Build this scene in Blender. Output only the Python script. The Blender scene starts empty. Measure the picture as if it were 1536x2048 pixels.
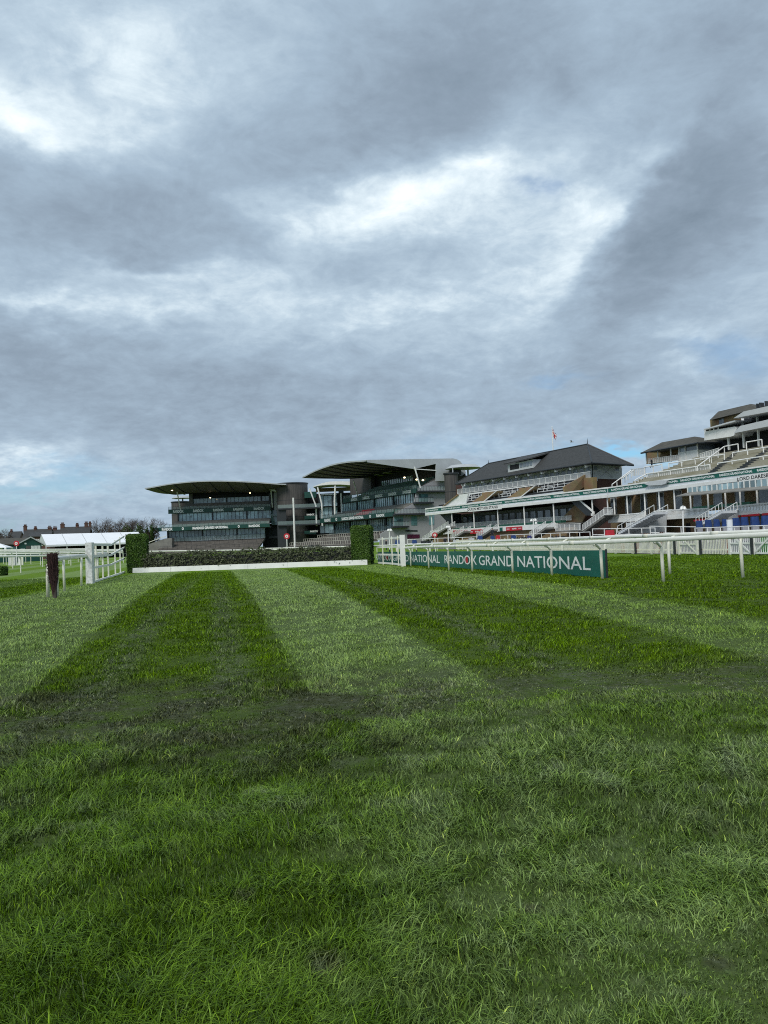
import bpy, math, random
import numpy as np
from mathutils import Vector, Matrix
random.seed(7); RNG = np.random.default_rng(11)
SC = bpy.context.scene
COL = SC.collection
R = math.radians
# ---------------------------------------------------------------- camera model (2048-high photograph)
FPX = 1538.0; EYE = 1.57
PITCH = math.atan(59/1538.0); ROLL = R(2.2)
cF = np.array([0, math.cos(PITCH), math.sin(PITCH)])
_r0 = np.array([1.0, 0, 0]); _u0 = np.array([0, -math.sin(PITCH), math.cos(PITCH)])
cR = math.cos(ROLL)*_r0 - math.sin(ROLL)*_u0
cU = math.sin(ROLL)*_r0 + math.cos(ROLL)*_u0
EYEP = np.array([0, 0, EYE])
cam = bpy.data.cameras.new('camera'); camo = bpy.data.objects.new('camera', cam); COL.objects.link(camo)
cam.sensor_fit = 'VERTICAL'; cam.sensor_height = 36.0; cam.lens = 36.0*FPX/2048.0
cam.clip_start = 0.05; cam.clip_end = 6000
M = Matrix(((cR[0], cU[0], -cF[0], 0), (cR[1], cU[1], -cF[1], 0), (cR[2], cU[2], -cF[2], EYE), (0, 0, 0, 1)))
camo.matrix_world = M
SC.camera = camo
# ---------------------------------------------------------------- terrain
_YY = np.arange(-120, 2500, .25)
_k = np.interp(_YY, [-120, 0, 10, 18, 25, 35, 48, 60, 120, 300, 2500], [-.3, 0, .22, .36, .34, .23, .13, .13, .2, .3, .3])
_k = np.convolve(np.pad(_k, 16, mode='edge'), np.ones(33)/33, 'valid'); _k = _k - np.interp(0, _YY, _k)
def zt(Y): return np.interp(Y, _YY, _k)
def bumps(X, Y):      # small lumps of the turf
    a = np.sin(X*5.1+Y*2.3+1)*np.sin(Y*4.3-X*1.7) + .6*np.sin(X*9.7-Y*3.1)*np.sin(Y*8.3+X*4.4+2)
    b = np.sin(X*1.9+.7)*np.sin(Y*1.6+X*.6)
    fade = np.clip(1.4-np.abs(Y)/25, 0, 1)
    return (a*.012+b*.014)*fade
def ray(px, py): return cF + cR*((px-768)/FPX) + cU*((1024-py)/FPX)
def at(px, py, Y):
    d = ray(px, py); return EYEP + d*(Y/d[1])
def gnd(px, py):
    d = ray(px, py); t = 1.0
    while t < 500:
        q = EYEP+t*d
        if q[2] <= zt(q[1]): return q
        t += .02
    return q
class Fr:
    """upright facade frame: u along the facade, v away from the camera, z up"""
    def __init__(s, a, b):
        s.O = np.array([a[0], a[1], 0.0]); d = np.array([b[0]-a[0], b[1]-a[1], 0.0]); s.L = float(np.linalg.norm(d)); s.U = d/s.L
        s.V = np.array([-s.U[1], s.U[0], 0.0])
        if s.V@s.O < 0: s.V = -s.V
    def P(s, u, v, z): return s.O + u*s.U + v*s.V + np.array([0, 0, z])
    def pl(s, px, py, v):          # where a sight line meets the plane v
        d = ray(px, py); t = (v - (EYEP-s.O)@s.V)/(d@s.V); q = EYEP+t*d
        return (q-s.O)@s.U, q[2]
    def pu(s, px, py, u):          # where it meets the end plane u
        d = ray(px, py); t = (u - (EYEP-s.O)@s.U)/(d@s.U); q = EYEP+t*d
        return (q-s.O)@s.V, q[2]
# ---------------------------------------------------------------- materials
def mat(name, col, rough=.6, var=.12, scale=2.0, spec=.4, metal=0.0, bump=0.0, coord='Object', stretch=(1, 1, 1), col2=None):
    m = bpy.data.materials.new(name); m.use_nodes = True; nt = m.node_tree; b = nt.nodes['Principled BSDF']
    b.inputs['Roughness'].default_value = rough; b.inputs['Metallic'].default_value = metal
    b.inputs['Specular IOR Level'].default_value = spec
    tc = nt.nodes.new('ShaderNodeTexCoord'); mp = nt.nodes.new('ShaderNodeMapping'); mp.inputs['Scale'].default_value = stretch
    nt.links.new(tc.outputs[coord], mp.inputs['Vector'])
    n = nt.nodes.new('ShaderNodeTexNoise'); n.inputs['Scale'].default_value = scale; n.inputs['Detail'].default_value = 6
    n.inputs['Roughness'].default_value = .65
    nt.links.new(mp.outputs['Vector'], n.inputs['Vector'])
    cr = nt.nodes.new('ShaderNodeValToRGB')
    c = np.array(col); d = np.array(col2) if col2 is not None else c*(1-2.2*var)
    cr.color_ramp.elements[0].position = .3; cr.color_ramp.elements[1].position = .72
    cr.color_ramp.elements[0].color = (*np.clip(d, 0, 1), 1); cr.color_ramp.elements[1].color = (*np.clip(c*(1+var), 0, 1), 1)
    nt.links.new(n.outputs['Fac'], cr.inputs['Fac']); nt.links.new(cr.outputs['Color'], b.inputs['Base Color'])
    if bump:
        bp = nt.nodes.new('ShaderNodeBump'); bp.inputs['Strength'].default_value = bump; bp.inputs['Distance'].default_value = .03
        nt.links.new(n.outputs['Fac'], bp.inputs['Height']); nt.links.new(bp.outputs['Normal'], b.inputs['Normal'])
    return m
def glassmat(name, col, rough=.08):
    m = bpy.data.materials.new(name); m.use_nodes = True; nt = m.node_tree; b = nt.nodes['Principled BSDF']
    b.inputs['Roughness'].default_value = rough; b.inputs['Specular IOR Level'].default_value = .8
    tc = nt.nodes.new('ShaderNodeTexCoord'); n = nt.nodes.new('ShaderNodeTexVoronoi'); n.inputs['Scale'].default_value = .55
    nt.links.new(tc.outputs['Object'], n.inputs['Vector'])
    mx = nt.nodes.new('ShaderNodeMix'); mx.data_type = 'RGBA'
    mx.inputs['A'].default_value = (*[c*.45 for c in col], 1); mx.inputs['B'].default_value = (*[min(1, c*1.5) for c in col], 1)
    sp = nt.nodes.new('ShaderNodeSeparateColor'); nt.links.new(n.outputs['Color'], sp.inputs['Color'])
    nt.links.new(sp.outputs['Red'], mx.inputs['Factor']); nt.links.new(mx.outputs['Result'], b.inputs['Base Color'])
    return m
def screenmat(name, col, alpha):
    m = bpy.data.materials.new(name); m.use_nodes = True; b = m.node_tree.nodes['Principled BSDF']
    b.inputs['Base Color'].default_value = (*col, 1); b.inputs['Alpha'].default_value = alpha; b.inputs['Roughness'].default_value = .1
    return m
def emit(name, col, s):
    m = bpy.data.materials.new(name); m.use_nodes = True; b = m.node_tree.nodes['Principled BSDF']
    b.inputs['Base Color'].default_value = (*col, 1); b.inputs['Emission Color'].default_value = (*col, 1); b.inputs['Emission Strength'].default_value = s
    return m
def brickmat(name, c1, c2, scale=3.0):
    m = bpy.data.materials.new(name); m.use_nodes = True; nt = m.node_tree; b = nt.nodes['Principled BSDF']; b.inputs['Roughness'].default_value = .85
    tc = nt.nodes.new('ShaderNodeTexCoord'); sx = nt.nodes.new('ShaderNodeSeparateXYZ'); cb = nt.nodes.new('ShaderNodeCombineXYZ')
    ad = nt.nodes.new('ShaderNodeMath'); ad.operation = 'SUBTRACT'
    nt.links.new(tc.outputs['Object'], sx.inputs[0]); nt.links.new(sx.outputs[0], ad.inputs[0]); nt.links.new(sx.outputs[1], ad.inputs[1])
    nt.links.new(ad.outputs[0], cb.inputs[0]); nt.links.new(sx.outputs[2], cb.inputs[1])
    br = nt.nodes.new('ShaderNodeTexBrick'); br.inputs['Scale'].default_value = scale
    br.inputs['Color1'].default_value = (*c1, 1); br.inputs['Color2'].default_value = (*c2, 1); br.inputs['Mortar'].default_value = (*[x*.75 for x in c1], 1)
    br.inputs['Mortar Size'].default_value = .015
    nt.links.new(cb.outputs[0], br.inputs['Vector'])
    n = nt.nodes.new('ShaderNodeTexNoise'); n.inputs['Scale'].default_value = .6; n.inputs['Detail'].default_value = 5
    nt.links.new(tc.outputs['Object'], n.inputs['Vector'])
    mx = nt.nodes.new('ShaderNodeMix'); mx.data_type = 'RGBA'; mx.blend_type = 'MULTIPLY'; mx.inputs['Factor'].default_value = .5
    nt.links.new(br.outputs['Color'], mx.inputs['A']); nt.links.new(n.outputs['Color'], mx.inputs['B']); nt.links.new(mx.outputs['Result'], b.inputs['Base Color'])
    return m
MT = {}
MT['white'] = mat('white_paint', (.80, .80, .77), .45, .06, 1.2)
MT['rail'] = mat('rail_plastic', (.82, .82, .77), .35, .03, 3.0, col2=(.70, .70, .62))
MT['post'] = mat('post_plastic', (.80, .79, .71), .4, .03, 4.0, col2=(.66, .65, .52), stretch=(1, 1, .6))
MT['chalk'] = mat('flaked_paint', (.78, .79, .79), .7, .05, 9.0, col2=(.42, .42, .40), bump=.2)
MT['fascia'] = mat('fascia_paint', (.72, .75, .78), .5, .05, .8, col2=(.58, .60, .62))
MT['cladding'] = mat('pale_cladding', (.55, .57, .58), .6, .04, .3)
MT['grey_wall'] = mat('grey_render', (.36, .36, .38), .7, .04, .25)
MT['grey_roof'] = mat('grey_metal', (.42, .44, .45), .4, .05, .4)
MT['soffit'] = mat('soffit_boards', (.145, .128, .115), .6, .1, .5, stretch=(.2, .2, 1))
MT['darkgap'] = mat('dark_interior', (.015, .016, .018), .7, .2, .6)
MT['dark_steel'] = mat('dark_steel', (.03, .035, .04), .45, .1, 1.0)
MT['wood'] = mat('timber_cladding', (.098, .090, .084), .7, .15, 1.2, stretch=(2.5, 2.5, .12), col2=(.042, .040, .040))
MT['green'] = mat('green_banner', (.004, .118, .086), .45, .08, .8, bump=.12)
MT['dgreen'] = mat('dark_green_banner', (.012, .066, .052), .4, .08, .8)
MT['seats'] = mat('green_seats', (.022, .115, .078), .5, .3, 3.0)
MT['letter'] = mat('white_lettering', (.82, .83, .82), .5, .02, 3.0)
MT['black'] = mat('black_lettering', (.015, .015, .017), .5, .1, 3.0)
MT['slate'] = mat('slate_tiles', (.050, .052, .052), .75, .18, 1.4, bump=.3, stretch=(1, 1, 3))
MT['brown_tile'] = mat('moss_tiles', (.078, .072, .056), .8, .2, 1.1, bump=.3)
MT['concrete'] = mat('terrace_concrete', (.22, .215, .195), .85, .15, .7)
MT['brown_steps'] = mat('brown_terrace', (.150, .138, .122), .85, .2, .6)
MT['moss_steps'] = mat('yellow_terrace', (.36, .345, .29), .85, .12, .35, col2=(.25, .23, .15))
MT['tarmac'] = mat('apron_tarmac', (.16, .16, .155), .85, .1, .5)
MT['tan'] = brickmat('tan_brick', (.36, .25, .13), (.30, .20, .10))
MT['shadebrick'] = brickmat('shaded_brick', (.125, .055, .042), (.085, .042, .034))  # same brick as tan, shade of the turned face painted in; also colours chairs
MT['housebrick'] = brickmat('house_brick', (.155, .075, .055), (.11, .055, .042))
MT['glass'] = glassmat('window_glass', (.17, .20, .23))
MT['blueglass'] = glassmat('curtain_glass', (.30, .43, .47))
MT['tealglass'] = glassmat('teal_glass', (.12, .24, .25))
MT['screen'] = screenmat('balustrade_glass', (.36, .48, .47), .34)
MT['mesh'] = screenmat('white_mesh_panel', (.62, .63, .62), .5)
MT['red'] = mat('red_vinyl', (.50, .020, .035), .5, .1, 1.0)
MT['blue'] = mat('blue_fabric', (.018, .055, .20), .7, .2, 2.0, bump=.3)
MT['lamp'] = emit('warm_lamp', (1.0, .80, .48), 4.0)
MT['tent'] = mat('tent_canvas', (.80, .82, .84), .5, .03, .3)
MT['bark'] = mat('bark', (.085, .070, .058), .9, .2, 2.0)
MT['twig'] = mat('twigs', (.12, .098, .085), .9, .2, 1.0)
MT['birch'] = mat('birch_twigs', (.070, .034, .030), .9, .25, 14.0, col2=(.025, .012, .012))
MT['skin'] = mat('skin', (.45, .27, .20), .5, .05, 3.0)
MT['jacket'] = mat('dark_clothing', (.02, .022, .03), .8, .2, 3.0)
MT['trousers'] = mat('navy_trousers', (.025, .03, .05), .8, .2, 3.0)
MT['hair'] = mat('dark_hair', (.03, .02, .015), .6, .2, 3.0)
def leafmat(name, c1, c2, scale=2.0, rough=.55):
    m = bpy.data.materials.new(name); m.use_nodes = True; nt = m.node_tree; b = nt.nodes['Principled BSDF']; b.inputs['Roughness'].default_value = rough
    b.inputs['Specular IOR Level'].default_value = .25
    a = nt.nodes.new('ShaderNodeAttribute'); a.attribute_name = 'tint'
    cr = nt.nodes.new('ShaderNodeValToRGB'); cr.color_ramp.elements[0].color = (*c1, 1); cr.color_ramp.elements[1].color = (*c2, 1)
    nt.links.new(a.outputs['Fac'], cr.inputs['Fac']); nt.links.new(cr.outputs['Color'], b.inputs['Base Color'])
    return m
MT['yew'] = leafmat('yew_leaves', (.016, .048, .006), (.120, .215, .026))
MT['spruce'] = leafmat('spruce_sprays', (.030, .038, .018), (.130, .150, .080))
MT['brush'] = leafmat('dormant_shrubs', (.035, .028, .020), (.12, .095, .070))
# ---------------------------------------------------------------- mesh builder
class MB:
    def __init__(s): s.v = []; s.f = []
    def verts(s, pts):
        k = len(s.v); s.v += [tuple(map(float, p)) for p in pts]; return k
    def hexa(s, p):   # 8 corners: 0-3 bottom loop, 4-7 top loop
        k = s.verts(p)
        for q in ((3, 2, 1, 0), (4, 5, 6, 7), (0, 1, 5, 4), (1, 2, 6, 5), (2, 3, 7, 6), (3, 0, 4, 7)): s.f.append([k+i for i in q])
    def box(s, x0, x1, y0, y1, z0, z1):
        s.hexa([(x0, y0, z0), (x1, y0, z0), (x1, y1, z0), (x0, y1, z0), (x0, y0, z1), (x1, y0, z1), (x1, y1, z1), (x0, y1, z1)])
    def fbox(s, fr, u0, u1, v0, v1, z0, z1):
        s.hexa([fr.P(u0, v0, z0), fr.P(u1, v0, z0), fr.P(u1, v1, z0), fr.P(u0, v1, z0), fr.P(u0, v0, z1), fr.P(u1, v0, z1), fr.P(u1, v1, z1), fr.P(u0, v1, z1)])
    def strip(s, fr, v0, v1, L, R_, ext=0.0):
        (a, at_), (b, ab) = fr.pl(L[0], L[1], v0), fr.pl(L[0], L[2], v0)
        (c, ct), (d, cb) = fr.pl(R_[0], R_[1], v0), fr.pl(R_[0], R_[2], v0)
        u0 = (a+b)/2; u1 = (c+d)/2
        if ext:
            u2 = u1+ext; k = ext/(u1-u0); ct += (ct-at_)*k; cb += (cb-ab)*k; u1 = u2
        s.hexa([fr.P(u0, v0, ab), fr.P(u1, v0, cb), fr.P(u1, v1, cb), fr.P(u0, v1, ab), fr.P(u0, v0, at_), fr.P(u1, v0, ct), fr.P(u1, v1, ct), fr.P(u0, v1, at_)])
        return u0, u1, ab, cb, at_, ct
    def prism(s, A, B):    # two matching loops
        n = len(A); k = s.verts(list(A)+list(B)); s.f.append([k+i for i in range(n)][::-1]); s.f.append([k+n+i for i in range(n)])
        for i in range(n): s.f.append([k+i, k+(i+1) % n, k+n+(i+1) % n, k+n+i])
    def poly(s, fr, v0, v1, pts):
        q = [fr.pl(x, y, v0) for x, y in pts]; s.prism([fr.P(u, v0, z) for u, z in q], [fr.P(u, v1, z) for u, z in q])
    def polyu(s, fr, u0, u1, pts):
        q = [fr.pu(x, y, u0) for x, y in pts]; s.prism([fr.P(u0, v, z) for v, z in q], [fr.P(u1, v, z) for v, z in q])
    def tube(s, a, b, r0, r1=None, n=8, cap=True):
        a = np.array(a, float); b = np.array(b, float); r1 = r0 if r1 is None else r1
        d = b-a; L = np.linalg.norm(d); d = d/max(L, 1e-9)
        x = np.cross(d, (0, 0, 1)) if abs(d[2]) < .9 else np.cross(d, (1, 0, 0)); x /= np.linalg.norm(x); y = np.cross(d, x)
        A = [a+r0*(math.cos(t)*x+math.sin(t)*y) for t in np.arange(n)*2*math.pi/n]; B = [b+r1*(math.cos(t)*x+math.sin(t)*y) for t in np.arange(n)*2*math.pi/n]
        k = s.verts(A+B)
        for i in range(n): s.f.append([k+i, k+(i+1) % n, k+n+(i+1) % n, k+n+i])
        if cap: s.f.append([k+i for i in range(n)][::-1]); s.f.append([k+n+i for i in range(n)])
    def path(s, pts, r, n=8, sq=1.0):     # swept tube with mitred joints; sq flattens sideways
        pts = [np.array(p, float) for p in pts]; rings = []
        for i, p in enumerate(pts):
            d = (pts[min(i+1, len(pts)-1)]-pts[max(i-1, 0)]); d = d/np.linalg.norm(d)
            x = np.cross(d, (0, 0, 1)) if abs(d[2]) < .95 else np.array((1.0, 0, 0)); x = x/np.linalg.norm(x); y = np.cross(x, d)
            rings.append(s.verts([p+r*(sq*math.cos(t)*x+math.sin(t)*y) for t in np.arange(n)*2*math.pi/n]))
        for a, b in zip(rings, rings[1:]):
            for i in range(n): s.f.append([a+i, a+(i+1) % n, b+(i+1) % n, b+i])
        s.f.append([rings[0]+i for i in range(n)][::-1]); s.f.append([rings[-1]+i for i in range(n)])
    def cyl(s, c, r, z0, z1, n=24, a0=0, a1=2*math.pi):
        s.tube((c[0], c[1], z0), (c[0], c[1], z1), r, r, n)
    def mesh(s, name, loc=(0, 0, 0)):
        me = bpy.data.meshes.new(name); l = np.array(loc)
        me.from_pydata([tuple(np.array(v)-l) for v in s.v], [], s.f); me.update()
        import bmesh as _b
        bm = _b.new(); bm.from_mesh(me); _b.ops.recalc_face_normals(bm, faces=bm.faces); bm.to_mesh(me); bm.free()
        return me
    def build(s, name, m, parent=None, label=None, smooth=False):
        root = parent
        loc = np.zeros(3)
        while root is not None: loc = loc+np.array(root.location); root = root.parent
        me = s.mesh(name, loc if parent else (0, 0, 0)); me.materials.append(MT[m] if isinstance(m, str) else m)
        o = bpy.data.objects.new(name, me); COL.objects.link(o)
        if parent is not None: o.parent = parent
        if label: o['label'] = label
        if smooth:
            for p in me.polygons: p.use_smooth = True
        return o
def tag(o, label=None, cat=None, group=None, kind=None):
    if label: o['label'] = label
    if cat: o['category'] = cat
    if group: o['group'] = group
    if kind: o['kind'] = kind
    return o
def thing(name, label, cat, loc, group=None):
    o = bpy.data.objects.new(name, None); COL.objects.link(o); o.location = tuple(map(float, loc)); o.empty_display_size = .3
    return tag(o, label, cat, group)
def copy_tree(o, parent=None):
    c = o.copy(); COL.objects.link(c); c.parent = parent
    for ch in list(o.children): copy_tree(ch, c)
    return c
_TX = {}
def text_mesh(txt, bold=0.0):
    if (txt, bold) in _TX: return _TX[(txt, bold)]
    cu = bpy.data.curves.new('lettering', 'FONT'); cu.body = txt; cu.size = 1.0; cu.offset = bold; cu.resolution_u = 3; cu.space_word = .8
    o = bpy.data.objects.new('lettering_tmp', cu); COL.objects.link(o)
    dg = bpy.context.evaluated_depsgraph_get(); me = bpy.data.meshes.new_from_object(o.evaluated_get(dg))
    v = np.array([x.co[:] for x in me.vertices]); f = [list(p.vertices) for p in me.polygons]
    bpy.data.objects.remove(o); bpy.data.meshes.remove(me); bpy.data.curves.remove(cu)
    v = v[:, :2]-v[:, :2].min(0); w, h = v.max(0)
    _TX[(txt, bold)] = (v/np.array([w, h]), f, w/h); return _TX[(txt, bold)]
def put_text(mb, fr, txt, v, a, b, bold=0.0):
    """a=(u0,zbottom,ztop) at the left end, b likewise at the right end"""
    q, f, _ = text_mesh(txt, bold)
    k = mb.verts([fr.P(a[0]+(b[0]-a[0])*x, v, (a[1]+(b[1]-a[1])*x)*(1-y)+(a[2]+(b[2]-a[2])*x)*y) for x, y in q])
    mb.f += [[k+i for i in p] for p in f]
def band_text(mb, fr, v, u0, u1, S, pad, txt, bold=.01):
    """text along a strip S=(u0,u1,zb0,zb1,zt0,zt1)"""
    def ends(u):
        t = (u-S[0])/(S[1]-S[0]); zb = S[2]+(S[3]-S[2])*t; z1 = S[4]+(S[5]-S[4])*t; h = z1-zb
        return (u, zb+h*pad, z1-h*pad)
    put_text(mb, fr, txt, v, ends(u0), ends(u1), bold)
# ---------------------------------------------------------------- node helper
class NG:
    def __init__(s, nt): s.nt = nt
    def new(s, t): return s.nt.nodes.new(t)
    def put(s, sock, v):
        if hasattr(v, 'is_linked') or hasattr(v, 'links'): s.nt.links.new(v, sock)
        else: sock.default_value = v
    def m(s, op, *a, clamp=False):
        n = s.new('ShaderNodeMath'); n.operation = op; n.use_clamp = clamp
        for i, x in enumerate(a): s.put(n.inputs[i], x)
        return n.outputs[0]
    def add(s, *a):
        r = a[0]
        for x in a[1:]: r = s.m('ADD', r, x)
        return r
    def mul(s, *a):
        r = a[0]
        for x in a[1:]: r = s.m('MULTIPLY', r, x)
        return r
    def sub(s, a, b): return s.m('SUBTRACT', a, b)
    def step(s, x, lo, hi, a=0.0, b=1.0):
        n = s.new('ShaderNodeMapRange'); n.interpolation_type = 'SMOOTHSTEP'
        for i, q in enumerate((x, lo, hi, a, b)): s.put(n.inputs[i], q)
        return n.outputs[0]
    def comb(s, x, y, z):
        n = s.new('ShaderNodeCombineXYZ')
        for i, q in enumerate((x, y, z)): s.put(n.inputs[i], q)
        return n.outputs[0]
    def sep(s, v):
        n = s.new('ShaderNodeSeparateXYZ'); s.put(n.inputs[0], v); return n.outputs
    def noise(s, v, scale, detail=5.0, rough=.55, lac=2.0, dist=0.0):
        n = s.new('ShaderNodeTexNoise'); s.put(n.inputs['Vector'], v)
        n.inputs['Scale'].default_value = scale; n.inputs['Detail'].default_value = detail; n.inputs['Roughness'].default_value = rough
        n.inputs['Lacunarity'].default_value = lac; n.inputs['Distortion'].default_value = dist
        return n.outputs['Fac'], n.outputs['Color']
    def mix(s, f, a, b, mode='MIX'):
        n = s.new('ShaderNodeMix'); n.data_type = 'RGBA'; n.blend_type = mode; s.put(n.inputs['Factor'], f)
        s.put(n.inputs['A'], a if not isinstance(a, tuple) else (*a, 1)); s.put(n.inputs['B'], b if not isinstance(b, tuple) else (*b, 1))
        return n.outputs['Result']
    def ramp(s, f, stops):
        n = s.new('ShaderNodeValToRGB'); e = n.color_ramp.elements
        while len(e) < len(stops): e.new(.5)
        for k, (p, c) in zip(e, stops): k.position = p; k.color = (*c, 1)
        s.put(n.inputs['Fac'], f); return n.outputs['Color']
# ---------------------------------------------------------------- sky
SUN_EL, SUN_AZ = R(48), R(205)      # compass bearing measured from +Y clockwise: behind the camera, a little left
W = bpy.data.worlds.new('World'); SC.world = W; W.use_nodes = True
g = NG(W.node_tree); W.node_tree.nodes.clear()
tc = g.new('ShaderNodeTexCoord'); D = tc.outputs['Generated']
dx, dy, dz = g.sep(D)[:3]
az = g.m('ARCTAN2', dx, dy); el = g.m('ARCSINE', dz)
# cloud-layer coordinates: the layer seen in perspective towards the horizon
inv = g.m('DIVIDE', 1.0, g.add(g.m('MAXIMUM', dz, 0.0), .30))
cp = g.comb(g.mul(dx, inv), g.mul(dy, inv), 0.0)
w1 = g.sep(g.noise(cp, 1.3, 3, .5)[1]); w2 = g.sep(g.noise(cp, 4.5, 4, .6)[1])
w3 = g.sep(g.noise(cp, 15.0, 4, .6)[1])
azw = g.add(az, g.mul(g.sub(w1[0], .5), .20), g.mul(g.sub(w2[0], .5), .13), g.mul(g.sub(w3[0], .5), .06))
elw = g.add(el, g.mul(g.sub(w1[1], .5), .11), g.mul(g.sub(w2[1], .5), .085), g.mul(g.sub(w3[1], .5), .035))
def sdir(px, py):
    d = ray(px, py); d = d/np.linalg.norm(d); return math.atan2(d[0], d[1]), math.asin(d[2])
def blob(px, py, rx, ry, amp, rot=0.0):
    a, e = sdir(px, py); k = 1.0/FPX
    x = g.sub(azw, a); x = g.mul(x, math.cos(e)); y = g.sub(elw, e)
    if rot:
        c, s_ = math.cos(R(rot)), math.sin(R(rot))
        x, y = g.add(g.mul(x, c), g.mul(y, s_)), g.sub(g.mul(y, c), g.mul(x, s_))
    x = g.mul(x, 1/(rx*k)); y = g.mul(y, 1/(ry*k))
    q = g.add(g.mul(x, x), g.mul(y, y))
    return g.mul(g.m('EXPONENT', g.mul(q, -1.0)), amp)
BLOBS = [  # px, py, rx, ry, amount, rotation (anticlockwise)
 (60, 40, 260, 90, .10, 0), (235, 170, 85, 75, .22, 0), (20, 240, 110, 50, .42, 0), (90, 300, 140, 60, .08, 0), (440, 130, 200, 140, .10, 0),
 (900, 150, 300, 130, -.22, 0), (640, 280, 300, 75, -.20, 8), (1000, 70, 160, 90, -.06, 0), (300, 440, 330, 70, -.20, 0), (150, 350, 170, 60, -.08, 0), (120, 500, 200, 60, -.14, 0),
 (810, 398, 230, 66, .50, 3), (640, 420, 70, 30, .10, 30), (980, 345, 80, 45, .16, 0), (500, 388, 55, 28, .15, 0), (1170, 430, 75, 60, .26, 40), (1090, 545, 70, 95, .20, 60),
 (1330, 450, 220, 70, -.14, 48), (1225, 540, 70, 40, -.06, 35), (1470, 200, 150, 200, -.12, 0), (1480, 430, 120, 120, -.05, 0), (1320, 285, 60, 30, .17, 15), (1110, 215, 130, 40, .08, 0), (1380, 90, 140, 70, -.10, 0),
 (290, 545, 160, 24, .24, 2), (70, 606, 110, 22, .28, 0), (290, 630, 180, 42, .20, 8), (480, 600, 180, 60, .08, 0), (560, 545, 100, 30, .12, 0), (760, 622, 170, 26, .17, 3), (860, 470, 260, 40, .06, 0),
 (720, 520, 170, 45, -.08, 0), (950, 600, 160, 60, .10, 0), (160, 720, 260, 75, -.20, -8), (60, 680, 140, 50, -.08, 0), (700, 800, 430, 70, -.12, 0), (430, 830, 330, 60, -.10, -5), (1050, 740, 260, 60, -.03, 0), (560, 690, 200, 40, .08, 10),
 (1400, 650, 90, 22, .12, 0), (1380, 728, 50, 12, .12, 10), (920, 750, 60, 14, .09, 0), (1500, 690, 70, 26, -.06, 0), (1320, 820, 220, 60, -.04, 0), (830, 880, 150, 40, .09, 0),
 (30, 915, 90, 28, .24, 0), (100, 965, 160, 30, .09, 0), (420, 960, 300, 40, .03, 0), (600, 900, 260, 25, -.03, 0), (1240, 892, 110, 12, .10, 0),
]
acc = None
for b in BLOBS:
    t = blob(*b); acc = t if acc is None else g.add(acc, t)
_a, _e = sdir(1243, 432); _kf = FPX
_az = g.add(az, g.mul(g.sub(w2[0], .5), .05), g.mul(g.sub(w3[0], .5), .03)); _el = g.add(el, g.mul(g.sub(w2[1], .5), .05), g.mul(g.sub(w3[1], .5), .02))
_x = g.mul(g.sub(_az, _a), _kf*math.cos(_e)); _y = g.mul(g.sub(_el, _e), _kf); _c, _s = math.cos(R(46)), math.sin(R(46))
_u, _v = g.add(g.mul(_x, _c), g.mul(_y, _s)), g.sub(g.mul(_y, _c), g.mul(_x, _s)); _q = g.mul(_u, 1/215)
acc = g.add(acc, g.mul(g.step(_v, 16.0, -24.0), g.step(_v, -250.0, -70.0), g.m('EXPONENT', g.mul(g.mul(_q, _q), -1.0)), -.29))
cs = g.comb(g.mul(dx, inv), g.mul(dy, inv), g.mul(dz, 1.3))
n1 = g.noise(cs, 3.0, 7, .58, 2.1, .3)[0]; n2 = g.noise(cs, 11.0, 6, .62, 2.1, .5)[0]; n3 = g.noise(cs, 34.0, 5, .6)[0]
# small-scale texture is strongest in the bright broken parts
brk = g.step(acc, -.08, .28, .55, 1.0)
n4 = g.noise(cs, 5.5, 8, .62, 2.2, 1.2)[0]
base = g.add(.49, g.mul(acc, g.step(acc, -.05, .05, .82, .92)), g.mul(g.sub(n1, .5), .26), g.mul(g.sub(n4, .5), .22), g.mul(g.mul(g.sub(n2, .5), .50), brk), g.mul(g.mul(g.sub(n3, .5), .22), brk))
base = g.add(base, g.mul(g.step(el, 0.0, .24, 1.0, 0.0), -.05))
cloud = g.ramp(base, [(.05, (.165, .217, .276)), (.26, (.228, .292, .366)), (.44, (.302, .390, .482)), (.60, (.405, .505, .595)), (.80, (.60, .695, .755)), (1.0, (.82, .875, .905))])
sky = g.new('ShaderNodeTexSky'); sky.sky_type = 'NISHITA'; sky.sun_disc = False; sky.sun_elevation = SUN_EL; sky.sun_rotation = SUN_AZ
sky.air_density = 1.0; sky.dust_density = 1.2
hole = None
for b in ((1240, 893, 120, 16, 1.1, -4), (1090, 376, 30, 16, .5, 0), (105, 962, 120, 26, .5, 0), (1500, 680, 80, 30, .3, 0), (1110, 745, 40, 14, .25, 0), (20, 1045, 60, 14, .5, 0), (880, 890, 130, 20, .18, 0)):
    t = blob(*b); hole = t if hole is None else g.add(hole, t)
hole = g.m('MINIMUM', g.mul(hole, g.step(n1, .30, .60, .6, 1.1)), 1.0)
bg1 = g.new('ShaderNodeBackground'); g.put(bg1.inputs['Color'], g.mix(1.0, sky.outputs['Color'], (.62, .95, 1.2), 'MULTIPLY')); bg1.inputs['Strength'].default_value = .07
bg2 = g.new('ShaderNodeBackground'); g.put(bg2.inputs['Color'], cloud); bg2.inputs['Strength'].default_value = .80
mxs = g.new('ShaderNodeMixShader'); g.put(mxs.inputs['Fac'], g.sub(1.0, hole))
W.node_tree.links.new(bg1.outputs[0], mxs.inputs[1]); W.node_tree.links.new(bg2.outputs[0], mxs.inputs[2])
wo = g.new('ShaderNodeOutputWorld'); W.node_tree.links.new(mxs.outputs[0], wo.inputs['Surface'])
sl = bpy.data.lights.new('sun', 'SUN'); sl.energy = 1.5; sl.angle = R(25); sl.color = (1.0, .96, .90)
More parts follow.
